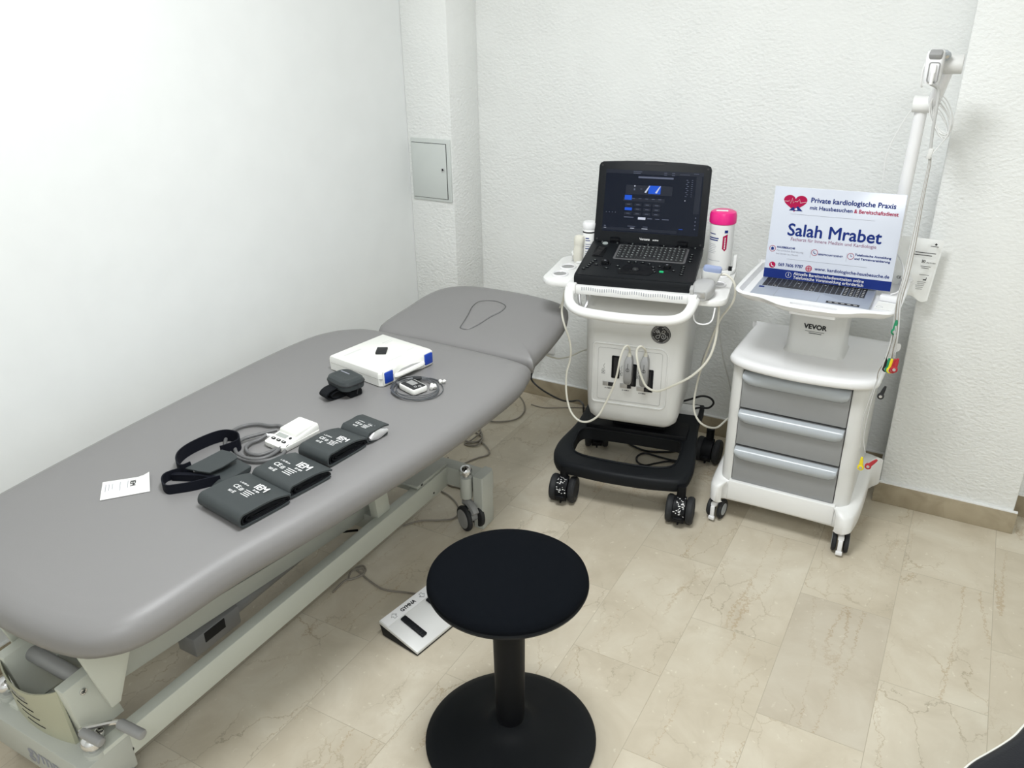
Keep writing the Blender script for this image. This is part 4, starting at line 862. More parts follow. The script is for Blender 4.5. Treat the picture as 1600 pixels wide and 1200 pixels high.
for k in range(n):
    a = RAD(-78)+.016/r_*k/n; b = RAD(-78)+.016/r_*(k+1)/n; zt = .122+.008*k/n; zb = .070+.002*abs(k-4)
    m.quad([(r_*1.001*math.cos(a), r_*1.001*math.sin(a), zb), (r_*1.001*math.cos(b), r_*1.001*math.sin(b), zb), (r_*1.001*math.cos(b), r_*1.001*math.sin(b), zt), (r_*1.001*math.cos(a), r_*1.001*math.sin(a), zt)])
m.m(3)
for k in range(7):
    z = .078+.006*k; a = RAD(-78)+.006/r_; b = RAD(-78)+.010/r_; rr2 = r_*1.003
    m.quad([(rr2*math.cos(a), rr2*math.sin(a), z), (rr2*math.cos(b), rr2*math.sin(b), z), (rr2*math.cos(b), rr2*math.sin(b), z+.004), (rr2*math.cos(a), rr2*math.sin(a), z+.004)])
m.build('label_print', ['navy', 'ink_g', 'red', 'ink_w'], tb_)
# mains leads
P0 = atY(852, 540, YB-.035)
t = thing('power_plug', 'black mains plug in the wall socket with lead running to the ultrasound trolley', 'plug', Matrix.Translation((P0.x, YB-.01, P0.z)))
m = MB(); m.cyl((P0.x, YB-.006, P0.z), (P0.x, YB-.045, P0.z), .0195, .017, n=24, bev=.004); m.cyl((P0.x-.002, YB-.035, P0.z), (P0.x-.016, YB-.048, P0.z-.024), .008, .005, n=12); m.build('plug_body', 'cord_blk', t)
m = MB(); m.tube([(P0.x-.014, YB-.046, P0.z-.022), atY(843, 552, 3.11), atY(836, 570, 3.10), atY(830, 590, 3.09), atY(837, 601, 3.09), atY(850, 611, 3.07), atY(866, 620, 3.04), atY(880, 626, 3.01), atY(893, 627, 2.98), atY(904, 626, 2.94), GW(911, 632, .42), GW(912, 645, .42), GW(916, 660, .44), GW(925, 668, .45)], .0042, 8, 6); m.build('lead', 'cord_blk', t)
cord([GW(1040, 624, .47), GW(1062, 627, .46), GW(1078, 624, .44), GW(1095, 619, .42), GW(1108, 621, .40), GW(1115, 629, .40), GW(1108, 637, .42), GW(1092, 637, .44), GW(1085, 640, .46), GW(1084, 650, .50)], .0042, 'black_lead', 'thick black lead looping out behind the right side of the ultrasound trolley', 'cord_blk')
cord([atZ(x, y, .0045) for x, y in ((978, 690), (990, 697), (1008, 704), (1030, 706), (1055, 705), (1075, 700))], .0042, 'black_lead', 'black lead lying straight on the floor beneath the ultrasound trolley', 'cord_blk')
cord([atZ(x, y, .0045) for x, y in ((1085, 722), (1055, 720), (1030, 714), (1008, 708), (996, 713), (996, 722), (1008, 727), (1025, 724), (1045, 721), (1070, 724))], .0042, 'black_lead', 'black lead forming a flat loop on the floor beneath the ultrasound trolley', 'cord_blk')
cord([atZ(x, y, .003) for x, y in ((830, 632), (850, 637), (880, 637), (905, 637), (930, 640), (960, 655))], .0028, 'floor_cord', 'thin pale cord on the floor towards the ultrasound trolley', 'cable_g')
# ------------------------------------------------------------------ drawer trolley
CX = -.385
t = thing('drawer_trolley', 'white medical trolley with three grey drawers and an upper laptop tray', 'trolley', frame(CX, 2.72))
def rloft(mb, spec, n=6): return mb.loft([[(x, y, z) for x, y in rrect(w, d, r, n, cx, cy)] for w, d, r, cx, cy, z in spec])
cabX0, cabX1, cabY0, cabY1 = -.600, -.165, 2.555, 2.905
# cabinet shell built around the drawer opening
dX0, dX1 = -.560, -.214
m = MB()
m.prism(rrect(dX0-cabX0, cabY1-cabY0, [.004, .015, .03, .004], 5, (dX0+cabX0)/2, (cabY0+cabY1)/2), .165, .622)
m.prism(rrect(cabX1-dX1, cabY1-cabY0, [.015, .004, .004, .03], 5, (dX1+cabX1)/2, (cabY0+cabY1)/2), .165, .622)
m.box(((dX0+dX1)/2, (cabY0+.045+cabY1)/2, .394), (dX1-dX0+.004, cabY1-cabY0-.06, .456)); m.build('cabinet', 'offw', t)
m = MB(); m.box(((dX0+dX1)/2, cabY0+.030, .385), (dX1-dX0, .006, .44)); m.build('drawer_gap', 'ink', t)
zt = [.598, .455, .312]; zb = [.459, .316, .172]
for i in range(3):
    m = MB(); m.box(((dX0+dX1)/2, cabY0+.013, (zt[i]+zb[i])/2-.001), (dX1-dX0-.004, .03, zt[i]-zb[i]-.005), bev=.002); dr = m.build('drawer', 'drawer', t)
    # full-width curved lip handle
    z0 = zt[i]-.003; prof = [(.000, 0), (-.012, -.002), (-.021, -.010), (-.024, -.022), (-.021, -.034), (-.012, -.044), (-.004, -.049), (.002, -.046)]
    rings = []
    for (xx, sc_, drop) in ((dX0+.004, .55, 0), (dX0+.010, .80, 0), (dX0+.026, .97, 0), (dX0+.05, 1, 0), (dX1-.05, 1, 0), (dX1-.026, .97, 0), (dX1-.010, .80, 0), (dX1-.004, .55, 0)):
        rings.append([(xx, cabY0-.001+a*1.0, z0+b*sc_) for a, b in prof])
    m = MB(); m.loft(rings); m.build('handle', 'handle', dr, ang=60)
# base with corner lobes and side flanges rising towards the back
bo = [(-.575, 2.545), (-.205, 2.545), (-.195, 2.520), (-.172, 2.505), (-.148, 2.520), (-.138, 2.555), (-.130, 2.65), (-.130, 2.85), (-.14, 2.92), (-.62, 2.92), (-.632, 2.85), (-.632, 2.65), (-.627, 2.555), (-.617, 2.52), (-.596, 2.505), (-.580, 2.520)]
bo = [(p.x, p.y) for p in catmull([(x, y, 0) for x, y in bo], 3, True)]
m = MB()
rings = []
for z, d in ((.088, .006), (.094, 0), (.150, 0)): rings.append([(x, y, z+(.0 if z < .14 else max(0, (y-2.56))*.12)) for x, y in sinset(bo, d)])
rings.append([(x, y, .158+max(0, (y-2.56))*.12) for x, y in sinset(bo, .006)])
rings.append([(x, y, .168+max(0, (y-2.56))*.12) for x, y in sinset(bo, .020)])
m.loft(rings); m.box((CX, 2.555, .135), (.36, .03, .075), bev=.003); m.build('base', 'white', t, ang=45)
def small_castor(x, y, rz):
    M = frame(x, y, 0, rz)
    m = MB(M)
    for s_ in (-1, 1): m.lathe([(0, 0), (.024, 0), (.034, .002), (.0375, .007), (.0375, .012), (.034, .016), (0, .017)], Matrix.Translation((s_*.011, 0, .0378)) @ Matrix.Rotation(s_*PI/2, 4, 'Y'), 32)
    c = m.build('castor', 'rubber', t)
    m = MB(M)
    for s_ in (-1, 1): m.lathe([(.0, .0172), (.022, .0172), (.023, .0160)], Matrix.Translation((s_*.011, 0, .0378)) @ Matrix.Rotation(s_*PI/2, 4, 'Y'), 28)
    m.build('hub', 'handle', c)
    m = MB(M); m.cyl((0, 0, .07), (0, 0, .092), .010, n=16); m.box((0, -.020, .064), (.020, .036, .016), (-15, 0, 0), bev=.004); m.box((0, -.040, .040), (.015, .010, .045), bev=.003); m.box((0, -.044, .016), (.022, .012, .014), bev=.003); m.build('brake_lever', 'white_g', c)
small_castor(-.600, 2.560, -8); small_castor(-.170, 2.555, 6); small_castor(-.595, 2.87, 10); small_castor(-.175, 2.87, -20)
# worktop plate with bowed front
to = [(-.14, 2.60), (-.138, 2.88), (-.155, 2.915), (-.59, 2.915), (-.607, 2.88), (-.612, 2.60), (-.600, 2.545), (-.555, 2.515), (-.48, 2.498), (-.375, 2.490), (-.27, 2.498), (-.195, 2.515), (-.152, 2.545)]
to = [(p.x, p.y) for p in catmull([(x, y, 0) for x, y in to], 4, True)]
m = MB(); m.loft([[(x, y, z) for x, y in sinset(to, d)] for d, z in ((.016, .612), (.004, .616), (0, .624), (0, .636), (.004, .643), (.012, .646), (.030, .6435), (.06, .643))]); m.build('worktop', 'white_g', t, ang=50)
# neck
m = MB(); rloft(m, [(.196, .165, .030, -.368, 2.745, .643), (.184, .154, .03, -.368, 2.745, .652), (.179, .150, .028, -.368, 2.745, .70), (.179, .150, .028, -.368, 2.745, .862)], 5); nk = m.build('neck', 'offw', t)
m = MB(); L2 = facem((-.368, 2.6695, .742), (1, 0, 0), (0, 0, 1)); m.text('VEVOR', .0225, L2 @ Matrix.Translation((-.003, 0, 0)), bold=.0012); m.box((-.371, 2.6697, .726), (.060, .0006, .0012)); m.box((-.369, 2.6697, .720), (.040, .0006, .0022)); m.build('lettering', 'ink', nk)
# upper tray
tf = [(-.125, 2.57), (-.125, 2.84), (-.145, 2.875), (-.585, 2.875), (-.608, 2.84), (-.611, 2.57), (-.603, 2.510), (-.575, 2.482), (-.52, 2.470), (-.488, 2.452), (-.455, 2.430), (-.42, 2.421), (-.36, 2.418), (-.29, 2.423), (-.252, 2.436), (-.222, 2.458), (-.19, 2.472), (-.15, 2.482), (-.131, 2.510)]
tf = [(p.x, p.y) for p in catmull([(x, y, 0) for x, y in tf], 4, True)]
hole = rrect(.135, .018, .009, 6, -.355, 2.447)
inn = [(x, y) for x, y in rrect(.456, .374, .045, 8, -.368, 2.673)]
m = MB()
# rim: outer wall, top with slot, inner wall, floor
t2 = bmesh.new(); n = len(tf)
R = [[t2.verts.new((x, y, z)) for x, y in sinset(tf, d)] for d, z in ((.034, .8585), (.022, .862), (.006, .875), (0, .884), (.0015, .8875), (.004, .889))]
for a, b in zip(R[:-1], R[1:]):
    for k in range(n): t2.faces.new((a[k], a[(k+1) % n], b[(k+1) % n], b[k]))
def loop_(pts, z): 
    v = [t2.verts.new((x, y, z)) for x, y in pts]; e = [t2.edges.new((v[k], v[(k+1) % len(v)])) for k in range(len(v))]; return v, e
hb, he0 = loop_(hole, .858); ht, he1 = loop_(hole, .889)
it, ie1 = loop_(inn, .889); ib, ie0 = loop_(sinset(inn, .004), .868)
ed = lambda rg: [t2.edges.get((rg[k], rg[(k+1) % n])) for k in range(n)]
bmesh.ops.triangle_fill(t2, use_beauty=True, use_dissolve=False, edges=ed(R[-1])+he1+ie1)
bmesh.ops.triangle_fill(t2, use_beauty=True, use_dissolve=False, edges=ed(R[0])+he0)
for a, b in ((hb, ht), (ib, it)):
    for k in range(len(a)): t2.faces.new((a[k], a[(k+1) % len(a)], b[(k+1) % len(a)], b[k]))
t2.faces.new(ib)
bmesh.ops.recalc_face_normals(t2, faces=t2.faces)
m._add(t2); m.build('tray', 'white_g', t, ang=40)
# arm for the recorder
m = MB(); m.cyl((-.200, 2.83, .87), (-.187, 2.81, 1.43), .0215, .0175, n=24); m.build('arm_pole', 'white_g', t)
m = MB(); m.cyl((-.212, 2.80, 1.432), (-.150, 2.80, 1.432), .0235, n=28, bev=.003); m.build('arm_knuckle', 'white', t)
m = MB(); m.cyl((-.160, 2.795, 1.432), (-.130, 2.735, 1.545), .0185, .015, n=24, bev=.003); ua = m.build('upper_arm', 'white_g', t)
m = MB(); m.cyl((-.150, 2.73, 1.548), (-.098, 2.73, 1.548), .0255, n=28, bev=.002); m.build('arm_knuckle', 'offw', t)
m = MB(); m.cyl((-.150, 2.70, 1.575), (-.140, 2.685, 1.570), .013, n=20, bev=.002); m.m(1).cyl((-.1405, 2.6865, 1.5705), (-.139, 2.6835, 1.569), .005, n=12); tag(m.build('clamp_screw', ['handle', 'chrome'], t), 'blue-grey clamp with cross-head screw')
# ------------------------------------------------------------------ recorder with lead wires
RM = frame(-.166, 2.685, 1.545, -4)
t = thing('ecg_recorder', 'small white ECG recorder with grey cap clipped at the top of the arm', 'recorder', RM)
m = MB(RM); m.loft([[(x, y, z) for x, y in rrect(w, d, .010, 4, 0, 0)] for w, d, z in ((.034, .055, -.045), (.040, .062, -.030), (.044, .066, .0), (.046, .066, .025), (.042, .060, .038), (.03, .045, .044))]); rb = m.build('recorder_body', 'white_g', t)
m = MB(RM); m.box((.002, -.026, .029), (.034, .024, .026), (38, 0, 0), bev=.006); tag(m.build('button', 'grey', rb), 'blue-grey rounded button')
m = MB(RM); m.tube([(x+.004, -.0335, z) for x, z in rrect(.026, .050, .005, 3, 0, -.014)], .0016, 5, 1, True); m.m(1).box((.004, -.036, -.006), (.013, .012, .024), bev=.003); m.cyl((.004, -.040, -.015), (.004, -.044, -.045), .006, .0045, n=12); m.build('socket', ['grey', 'white'], rb)
m = MB(RM); m.tube([(-.020, .0, .02), (-.026, -.01, -.01), (-.024, -.015, -.045), (-.021, -.012, -.055)], .003, 6); m.build('clip_arm', 'offw', rb)
m = MB(); A0 = RM @ Vector((.004, -.044, -.043))
yk = 2.66
m.tube([A0, atY(1466, 140, yk), atY(1464, 165, yk), atY(1458, 200, yk), atY(1454, 232, yk)], .0042, 8); m.build('trunk_cable', 'cable_lg', t)
m = MB(); J = atY(1453, 240, yk); m.box(J, (.013, .010, .030), (0, 8, 0), bev=.003); m.build('splitter', 'offw', t)
def lead(name_m, pts, clip_px, ang, col, yl):
    m = MB(); m.tube([atY(x, y, Y) for x, y, Y in pts], .0013, 6, 5); w_ = m.build('lead_wire', name_m, t)
    m = MB(); c = atY(*clip_px, yl); M = facem(c, (math.cos(RAD(ang)), 0, math.sin(RAD(ang))), (0, -1, .2))
    M = Matrix.Translation(c) @ Matrix.Rotation(RAD(-ang), 4, 'Y')
    m = MB(M); m.loft([[(x, y, z) for x, y in rrect(w, d, .002, 3)] for w, d, z in ((.012, .007, -.002), (.011, .008, .010), (.009, .007, .022), (.006, .006, .030))]); m.cyl((0, .003, -.004), (0, -.005, -.004), .0095, n=20, bev=.001)
    m.m(1).cyl((0, -.005, -.004), (0, -.0056, -.004), .0045, n=16); tag(m.build('electrode_clip', [col, 'silver'], w_))
def bund(dx, Y0=2.64):
    return [(1453+dx*.3, 243, yk), (1452+dx*.5, 256, yk), (1443+dx*.6, 300, 2.63), (1434+dx*.8, 345, 2.60), (1426+dx, 385, 2.56), (1416+dx, 430, 2.50), (1405+dx, 470, 2.46)]
lead('cable_g', bund(-3)+[(1399, 500, 2.43)], (1398, 516), 0, 'g_clip', 2.43)
lead('cable_lg', bund(-1)+[(1398, 520, 2.42), (1393, 545, 2.42), (1388, 558, 2.42)], (1384, 574), 10, 'ink', 2.42)
lead('cable_lg', bund(0)+[(1400, 520, 2.42), (1394, 545, 2.42), (1390, 558, 2.42)], (1388, 575), 4, 'g_clip', 2.415)
lead('cable_g', bund(1)+[(1402, 520, 2.42), (1396, 545, 2.42), (1393, 560, 2.42)], (1391, 576), 0, 'y_clip', 2.41)
lead('cable_lg', bund(2)+[(1403, 520, 2.42), (1398, 545, 2.42), (1396, 560, 2.42)], (1395, 576), -4, 'r_clip', 2.405)
lead('cable_lg', bund(3)+[(1404, 520, 2.42), (1400, 545, 2.42), (1398, 560, 2.42)], (1398, 575), -8, 'r_clip', 2.40)
lead('cable_g', bund(4)+[(1394, 530, 2.43), (1385, 560, 2.42), (1373, 580, 2.42), (1370, 596, 2.42)], (1377, 617), -14, 'ink', 2.42)
lead('cable_lg', bund(-2)+[(1393, 530, 2.43), (1380, 570, 2.41), (1362, 615, 2.40), (1347, 660, 2.39), (1344, 700, 2.39)], (1345, 728), 2, 'y_clip', 2.385)
lead('cable_lg', bund(-4)+[(1392, 530, 2.43), (1378, 575, 2.41), (1362, 625, 2.39), (1350, 680, 2.385), (1352, 708, 2.38)], (1358, 727), -38, 'r_clip', 2.38)
m = MB(); random.seed(5)
def coilpts():
    pts = []
    for k in range(8*14):
        a = 2*PI*k/14; g = k/14
        cx = 1470+2.5*math.sin(g*1.7); cy = 183+3.0*g-8
        pts.append(atY(cx+(17-g*1.0)*math.cos(a)*1.0+6*math.sin(a), cy+(32-g*1.5)*math.sin(a)+2*math.cos(a), 2.77+.006*math.sin(g*2.3)))
    return pts
o = tag(MB().tube(coilpts(), .0016, 6, 2).tube([atY(x, y, 2.76) for x, y in ((1486, 190), (1481, 210), (1470, 225), (1459, 238), (1453, 244))], .0016, 6, 5).build('coiled_cable', 'white', None, loc=(-.15, 2.77, 1.38)), 'bundle of thin white cable coiled over the knuckle of the arm', 'cable')
cord([atY(x, y, 2.86) for x, y in ((1432, 165), (1418, 180), (1400, 210), (1386, 240), (1381, 270), (1377, 300), (1376, 330), (1378, 420))], .0018, 'thin_cable', 'thin white cable running down from the arm behind the sign', 'white')
# ------------------------------------------------------------------ laptop, sign, bag and bits on the tray
LM = frame(-.383, 2.490, .8685, 1.0)
t = thing('laptop', 'open silver laptop on the white tray, its screen hidden behind the sign', 'laptop', LM)
m = MB(LM); m.prism(rrect(.350, .235, .010, 4, 0, .1175), 0, .015, bev=.002); lb = m.build('laptop_base', 'tablet', t)
m = MB(LM); kx0, kx1, ky0, ky1 = -.158, .152, .112, .212
m2 = MB(LM)
for r in range(6):
    chh = (ky1-ky0)/6; c = 0; nc = 15
    while c < nc:
        w = 5 if (r == 0 and c == 3) else 1; cwid = (kx1-kx0-.070)/nc
        m.box((kx0+cwid*(c+w/2), ky0+chh*(r+.5), .0157), (cwid*w-.002, chh-.002, .0014)); 
        if (r, c) in ((0, 2), (3, 6), (2, 9), (0, 9), (4, 11)): m2.box((kx0+cwid*(c+w/2), ky0+chh*(r+.5), .0166), (.005, .003, .0003))
        c += w
    for c in range(4): m.box((kx1-.068+.017*(c+.5), ky0+chh*(r+.5), .0157), (.015, chh-.002, .0014)); m2.box((kx1-.068+.017*(c+.5), ky0+chh*(r+.5), .0166), (.006, .0025, .0003))
m.build('keys', 'key', lb); m2.build('key_legends', 'ink_w', lb)
m = MB(LM); m.tube([(x, y, .0151) for x, y in rrect(.128, .085, .003, 3, -.038, .058)], .0005, 4, 1, True); m.build('trackpad_edge', 'grey', lb)
m = MB(LM); m.box((.100, .030, .0152), (.095, .018, .0008), (0, 0, 0)); m.m(1)
for k in range(5): m.box((.064+.018*k, .030, .0157), (.010, .003, .0003))
m.m(2).box((-.155, .095, .0152), (.016, .012, .0008)); m.build('sticker', ['ink', 'ink_w', 'navy'], lb)
LDM = LM @ Matrix.Translation((0, .236, .010)) @ Matrix.Rotation(RAD(79), 4, 'X')
m = MB(LDM); m.prism(rrect(.350, .228, .008, 4, 0, .116), -.007, 0, bev=.0015); ll = m.build('laptop_lid', 'tablet', t)
m = MB(LDM); m.prism(rrect(.338, .205, .003, 3, 0, .118), 0, .0006); m.build('display', 'screen', ll)
# sign leaning on the laptop screen
s00, s10, s01, s11 = (atY(1192, 432, 2.686), atY(1391, 456, 2.686), atY(1213, 291, 2.733), atY(1419, 304, 2.733))
org = (s00+s10)/2; xdir = (s10-s00); updir = ((s01+s11)/2-org); SWd = .392; SHt = updir.length
SM = facem(org, xdir, updir)
print('sign', org, xdir.length, (s11-s01).length, SHt)
SWd = ((s10-s00).length+(s11-s01).length)/2
t = thing('practice_sign', 'white practice name sign with blue bottom band propped on the laptop', 'sign', SM)
m = MB(SM); m.prism(rrect(SWd, SHt, .0015, 2, 0, SHt/2), -.003, 0, bev=.0005); sb = m.build('sign_board', 'signw', t)
def sp(u, v): return (-SWd/2+SWd*u, SHt*(1-v))
m = MB(SM); x0, y0 = sp(0, 1); m.quad([(x0, y0+.0005, .0003), (-x0, y0+.0005, .0003), (-x0, y0+SHt*.105, .0003), (x0, y0+SHt*.105, .0003)]); m.build('blue_band', 'navy', sb)
def T(mb, s, u, v, size, bold=0, al='LEFT', w=None):
    x, y = sp(u, v); xs = 1.0
    if w is not None:
        cu = bpy.data.curves.new('t', 'FONT'); cu.body = s; cu.size = size; ob = bpy.data.objects.new('t', cu); me = bpy.data.meshes.new_from_object(ob)
        xx = [v_.co.x for v_ in me.vertices]; xs = w*SWd/(max(xx)-min(xx)); bpy.data.objects.remove(ob); bpy.data.curves.remove(cu); bpy.data.meshes.remove(me)
    mb.text(s, size, Matrix.Translation((x, y, .0006)), bold=bold, align=al, xs=xs)
mn = MB(SM); T(mn, 'Private kardiologische Praxis', .295, .125, .0215, .0006, w=.635); T(mn, 'mit Hausbesuchen', .295, .205, .0165, .0004, w=.325)
T(mn, 'Salah Mrabet', .145, .46, .054, .0011, w=.72)
T(mn, 'HAUSBESUCHE', .08, .655, .0085, .0003, w=.145); T(mn, 'Telefonische Anmeldung', .695, .655, .0095, .0003, w=.27); T(mn, 'und Terminvereinbarung', .695, .695, .0095, .0003, w=.265)
T(mn, 'BEREITSCHAFTSDIENST', .415, .69, .0075, .0002, w=.19); T(mn, '069 7606 9787', .11, .845, .0145, .0003, w=.20); T(mn, 'www. kardiologische-hausbesuche.de', .405, .85, .0145, .0003, w=.57)
mn.build('navy_lettering', 'navy', sb)
mr = MB(SM); T(mr, '& Bereitschaftsdienst', .635, .205, .0165, .0004, w=.325); mr.build('red_lettering', 'red', sb)
mg = MB(SM); T(mg, 'Facharzt für Innere Medizin und Kardiologie', .18, .555, .0150, .0001, w=.66); mg.build('mauve_lettering', 'mauve', sb)
mk = MB(SM); T(mk, 'Persönliche Betreuung', .08, .69, .0085, .0, w=.215); T(mk, 'bei Ihnen zu Hause', .08, .725, .0085, .0, w=.175)
for u0, u1, v in ((.15, .80, .285), (.17, .80, .775)):
    a = sp(u0, v); b = sp(u1, v); mk.box(((a[0]+b[0])/2, a[1], .0004), (b[0]-a[0], .0007, .0004))
for u in (.355, .635): a = sp(u, .69); mk.box((a[0], a[1], .0004), (.0007, .026, .0004))
mk.build('grey_lettering', 'ink_g', sb)
mw = MB(SM); T(mw, 'Aktuelle Bereitschaftsdienstzeiten online', .245, .927, .0135, .0001, w=.55); T(mw, 'Telefonische Voranmeldung erforderlich', .245, .970, .0135, .0001, w=.55)
a = sp(.205, .948); mw.tube([(a[0]+.009*math.cos(RAD(k)), a[1]+.009*math.sin(RAD(k)), .0007) for k in range(0, 360, 20)], .0005, 4, 1, True); mw.box((a[0], a[1]-.001, .0008), (.0016, .007, .0004)); mw.box((a[0], a[1]+.0048, .0008), (.0018, .0018, .0004)); mw.build('white_lettering', 'ink_w', sb)
# heart logo and round icons
mh = MB(SM); hx, hy = sp(.175, .16)
hp = []
for k in range(60):
    a = 2*PI*k/60; hp.append((hx+.0021*16*math.sin(a)**3*.50*1.0*1.05, hy+.0021*.50*(13*math.cos(a)-5*math.cos(2*a)-2*math.cos(3*a)-math.cos(4*a))*1.0))
hp = [(hx+(x-hx)*2.05, hy+(y-hy)*1.75) for x, y in hp]
mh.prism(hp, .0, .0006)
for u, v, fill in ((.062, .855, 1), (.358, .855, 1)):
    a = sp(u, v); mh.cyl((a[0], a[1], 0), (a[0], a[1], .0006), .0100, n=28)
for u, v in ((.045, .675), (.385, .675), (.665, .675)):
    a = sp(u, v); mh.tube([(a[0]+.0095*math.cos(RAD(k)), a[1]+.0095*math.sin(RAD(k)), .0006) for k in range(0, 360, 20)], .0008, 4, 1, True)
mh.m(1).tube([(hx-.034, hy+.002, .0009), (hx-.022, hy+.002, .0009), (hx-.018, hy+.006, .0009), (hx-.014, hy-.004, .0009), (hx-.010, hy+.013, .0009), (hx-.006, hy-.003, .0009), (hx, hy+.003, .0009), (hx+.006, hy+.002, .0009), (hx+.012, hy+.010, .0009), (hx+.016, hy-.001, .0009), (hx+.034, hy+.003, .0009)], .0006, 4, 1)
for u, v in ((.062, .855), (.358, .855)):
    a = sp(u, v)
    if u < .2: mh.tube([(a[0]-.004, a[1]+.005, .0009), (a[0]-.003, a[1]-.001, .0009), (a[0]+.001, a[1]-.004, .0009), (a[0]+.005, a[1]-.005, .0009)], .0012, 5, 3)
    else:
        mh.tube([(a[0]+.007*math.cos(RAD(k)), a[1]+.007*math.sin(RAD(k)), .0009) for k in range(0, 360, 20)], .0004, 4, 1, True)
        for dy in (-.003, .003): mh.box((a[0], a[1]+dy, .0009), (.012, .0006, .0003))
        for dx in (-.003, .003): mh.box((a[0]+dx, a[1], .0009), (.0006, .012, .0003))
mh.m(2)
hb0 = hy-.018
mh.prism([(hx-.016, hb0-.008), (hx-.004, hb0+.004), (hx+.001, hb0-.001), (hx+.010, hb0+.007), (hx+.026, hb0-.008)], .0006, .0010)
mh.m(1).prism([(hx+.0, hb0-.004), (hx+.006, hb0+.001), (hx+.010, hb0-.004), (hx+.006, hb0-.006)], .0010, .0013)
mh.m(2)
a = sp(.045, .675); mh.prism([(a[0]-.006, a[1]), (a[0], a[1]+.006), (a[0]+.006, a[1]), (a[0]+.004, a[1]), (a[0]+.004, a[1]-.005), (a[0]-.004, a[1]-.005), (a[0]-.004, a[1])][::-1], .0003, .0008)
a = sp(.385, .675); mh.tube([(a[0]-.003, a[1]+.004, .0009), (a[0]-.002, a[1]-.001, .0009), (a[0]+.001, a[1]-.003, .0009), (a[0]+.004, a[1]-.004, .0009)], .0010, 5, 3)
a = sp(.665, .675); mh.box((a[0], a[1]+.003, .0008), (.0012, .006, .0004)); mh.box((a[0]+.0025, a[1], .0008), (.005, .0012, .0004))
mh.build('logo_and_icons', ['red', 'ink_w', 'navy'], sb)
# electrode bag hanging behind the sign
bA, bB, bC, bD = atY(1407, 368, 2.86), atY(1477, 376, 2.90), atY(1449, 468, 2.89), atY(1386, 462, 2.84)
bv = (bA+bB+bC+bD)/4
t = thing('electrode_bag', 'crumpled white foil bag with small print hanging right of the sign', 'bag', Matrix.Translation(bv))
m = MB(); gr = []; NU, NV = 18, 24
nb = (bB-bA).cross(bD-bA).normalized(); nb = nb if nb.y < 0 else -nb
tmp = bmesh.new(); VV = []
for side in (1, -1):
    g = []
    for i in range(NU+1):
        row = []
        for j in range(NV+1):
            u = i/NU; v = j/NV; p = bA.lerp(bB, u).lerp(bD.lerp(bC, u), v)
            e = (max(0, math.sin(PI*u))**.6)*(max(0, math.sin(PI*min(1, v*.98+.01)))**.5)
            p = p + nb*side*(.009*e) + nb*.006*noise.noise(Vector((u*5, v*6, 2)))*e
            if v > .92: p = p + Vector((0, 0, -.010*math.sin(u*9)*(v-.92)/.08))
            row.append(tmp.verts.new(p))
        g.append(row)
    VV.append(g)
    for i in range(NU):
        for j in range(NV):
            f = (g[i][j], g[i+1][j], g[i+1][j+1], g[i][j+1]); tmp.faces.new(f if side < 0 else f[::-1])
bmesh.ops.recalc_face_normals(tmp, faces=tmp.faces)
m._add(tmp); bg = m.build('bag_film', 'bag', t, ang=80)
def bpos(u, v, d=.0175): return bA.lerp(bB, u).lerp(bD.lerp(bC, u), v)+nb*d
def bm_(u, v, d=.0150): return facem(bpos(u, v, d), (bB-bA), (bA-bD))
m = MB()
for i, (u, v, w, h) in enumerate(((.62, .22, .062, .0022), (.57, .26, .055, .0022), (.70, .44, .030, .0015), (.70, .47, .022, .0015), (.72, .58, .030, .0012), (.70, .70, .026, .0012), (.70, .73, .022, .0012), (.68, .76, .026, .0012), (.68, .79, .022, .0012), (.68, .82, .020, .0012), (.78, .105, .024, .0018))):
    m.box((0, 0, 0), (.0001, .0001, .0001)); m._add(bmesh.new()); 
    mm = MB(bm_(u, v)); mm.box((0, 0, 0), (w, h, .0006)); tmpm = bpy.data.meshes.new('x'); mm.bm.to_mesh(tmpm); m.bm.from_mesh(tmpm); bpy.data.meshes.remove(tmpm); mm.bm.free()
def addtext(m, s, size, M, bold): m.text(s, size, M, bold=bold)
m.text('30', .012, bm_(.62, .36), bold=.0005); m.text('electrodes', .0065, bm_(.80, .375), bold=.0001)
m.text('CE', .012, bm_(.15, .66), bold=.0003)
mm = MB(bm_(.80, .07)); mm.box((0, 0, 0), (.006, .006, .0006), (0, 0, 45)); tmpm = bpy.data.meshes.new('x'); mm.bm.to_mesh(tmpm); m.bm.from_mesh(tmpm); bpy.data.meshes.remove(tmpm)
mm = MB(bm_(.76, .66)); mm.box((0, 0, 0), (.010, .004, .0006)); mm.box((.004, .004, 0), (.002, .008, .0006)); tmpm = bpy.data.meshes.new('x'); mm.bm.to_mesh(tmpm); m.bm.from_mesh(tmpm); bpy.data.meshes.remove(tmpm)
m.build('print', 'ink', bg)
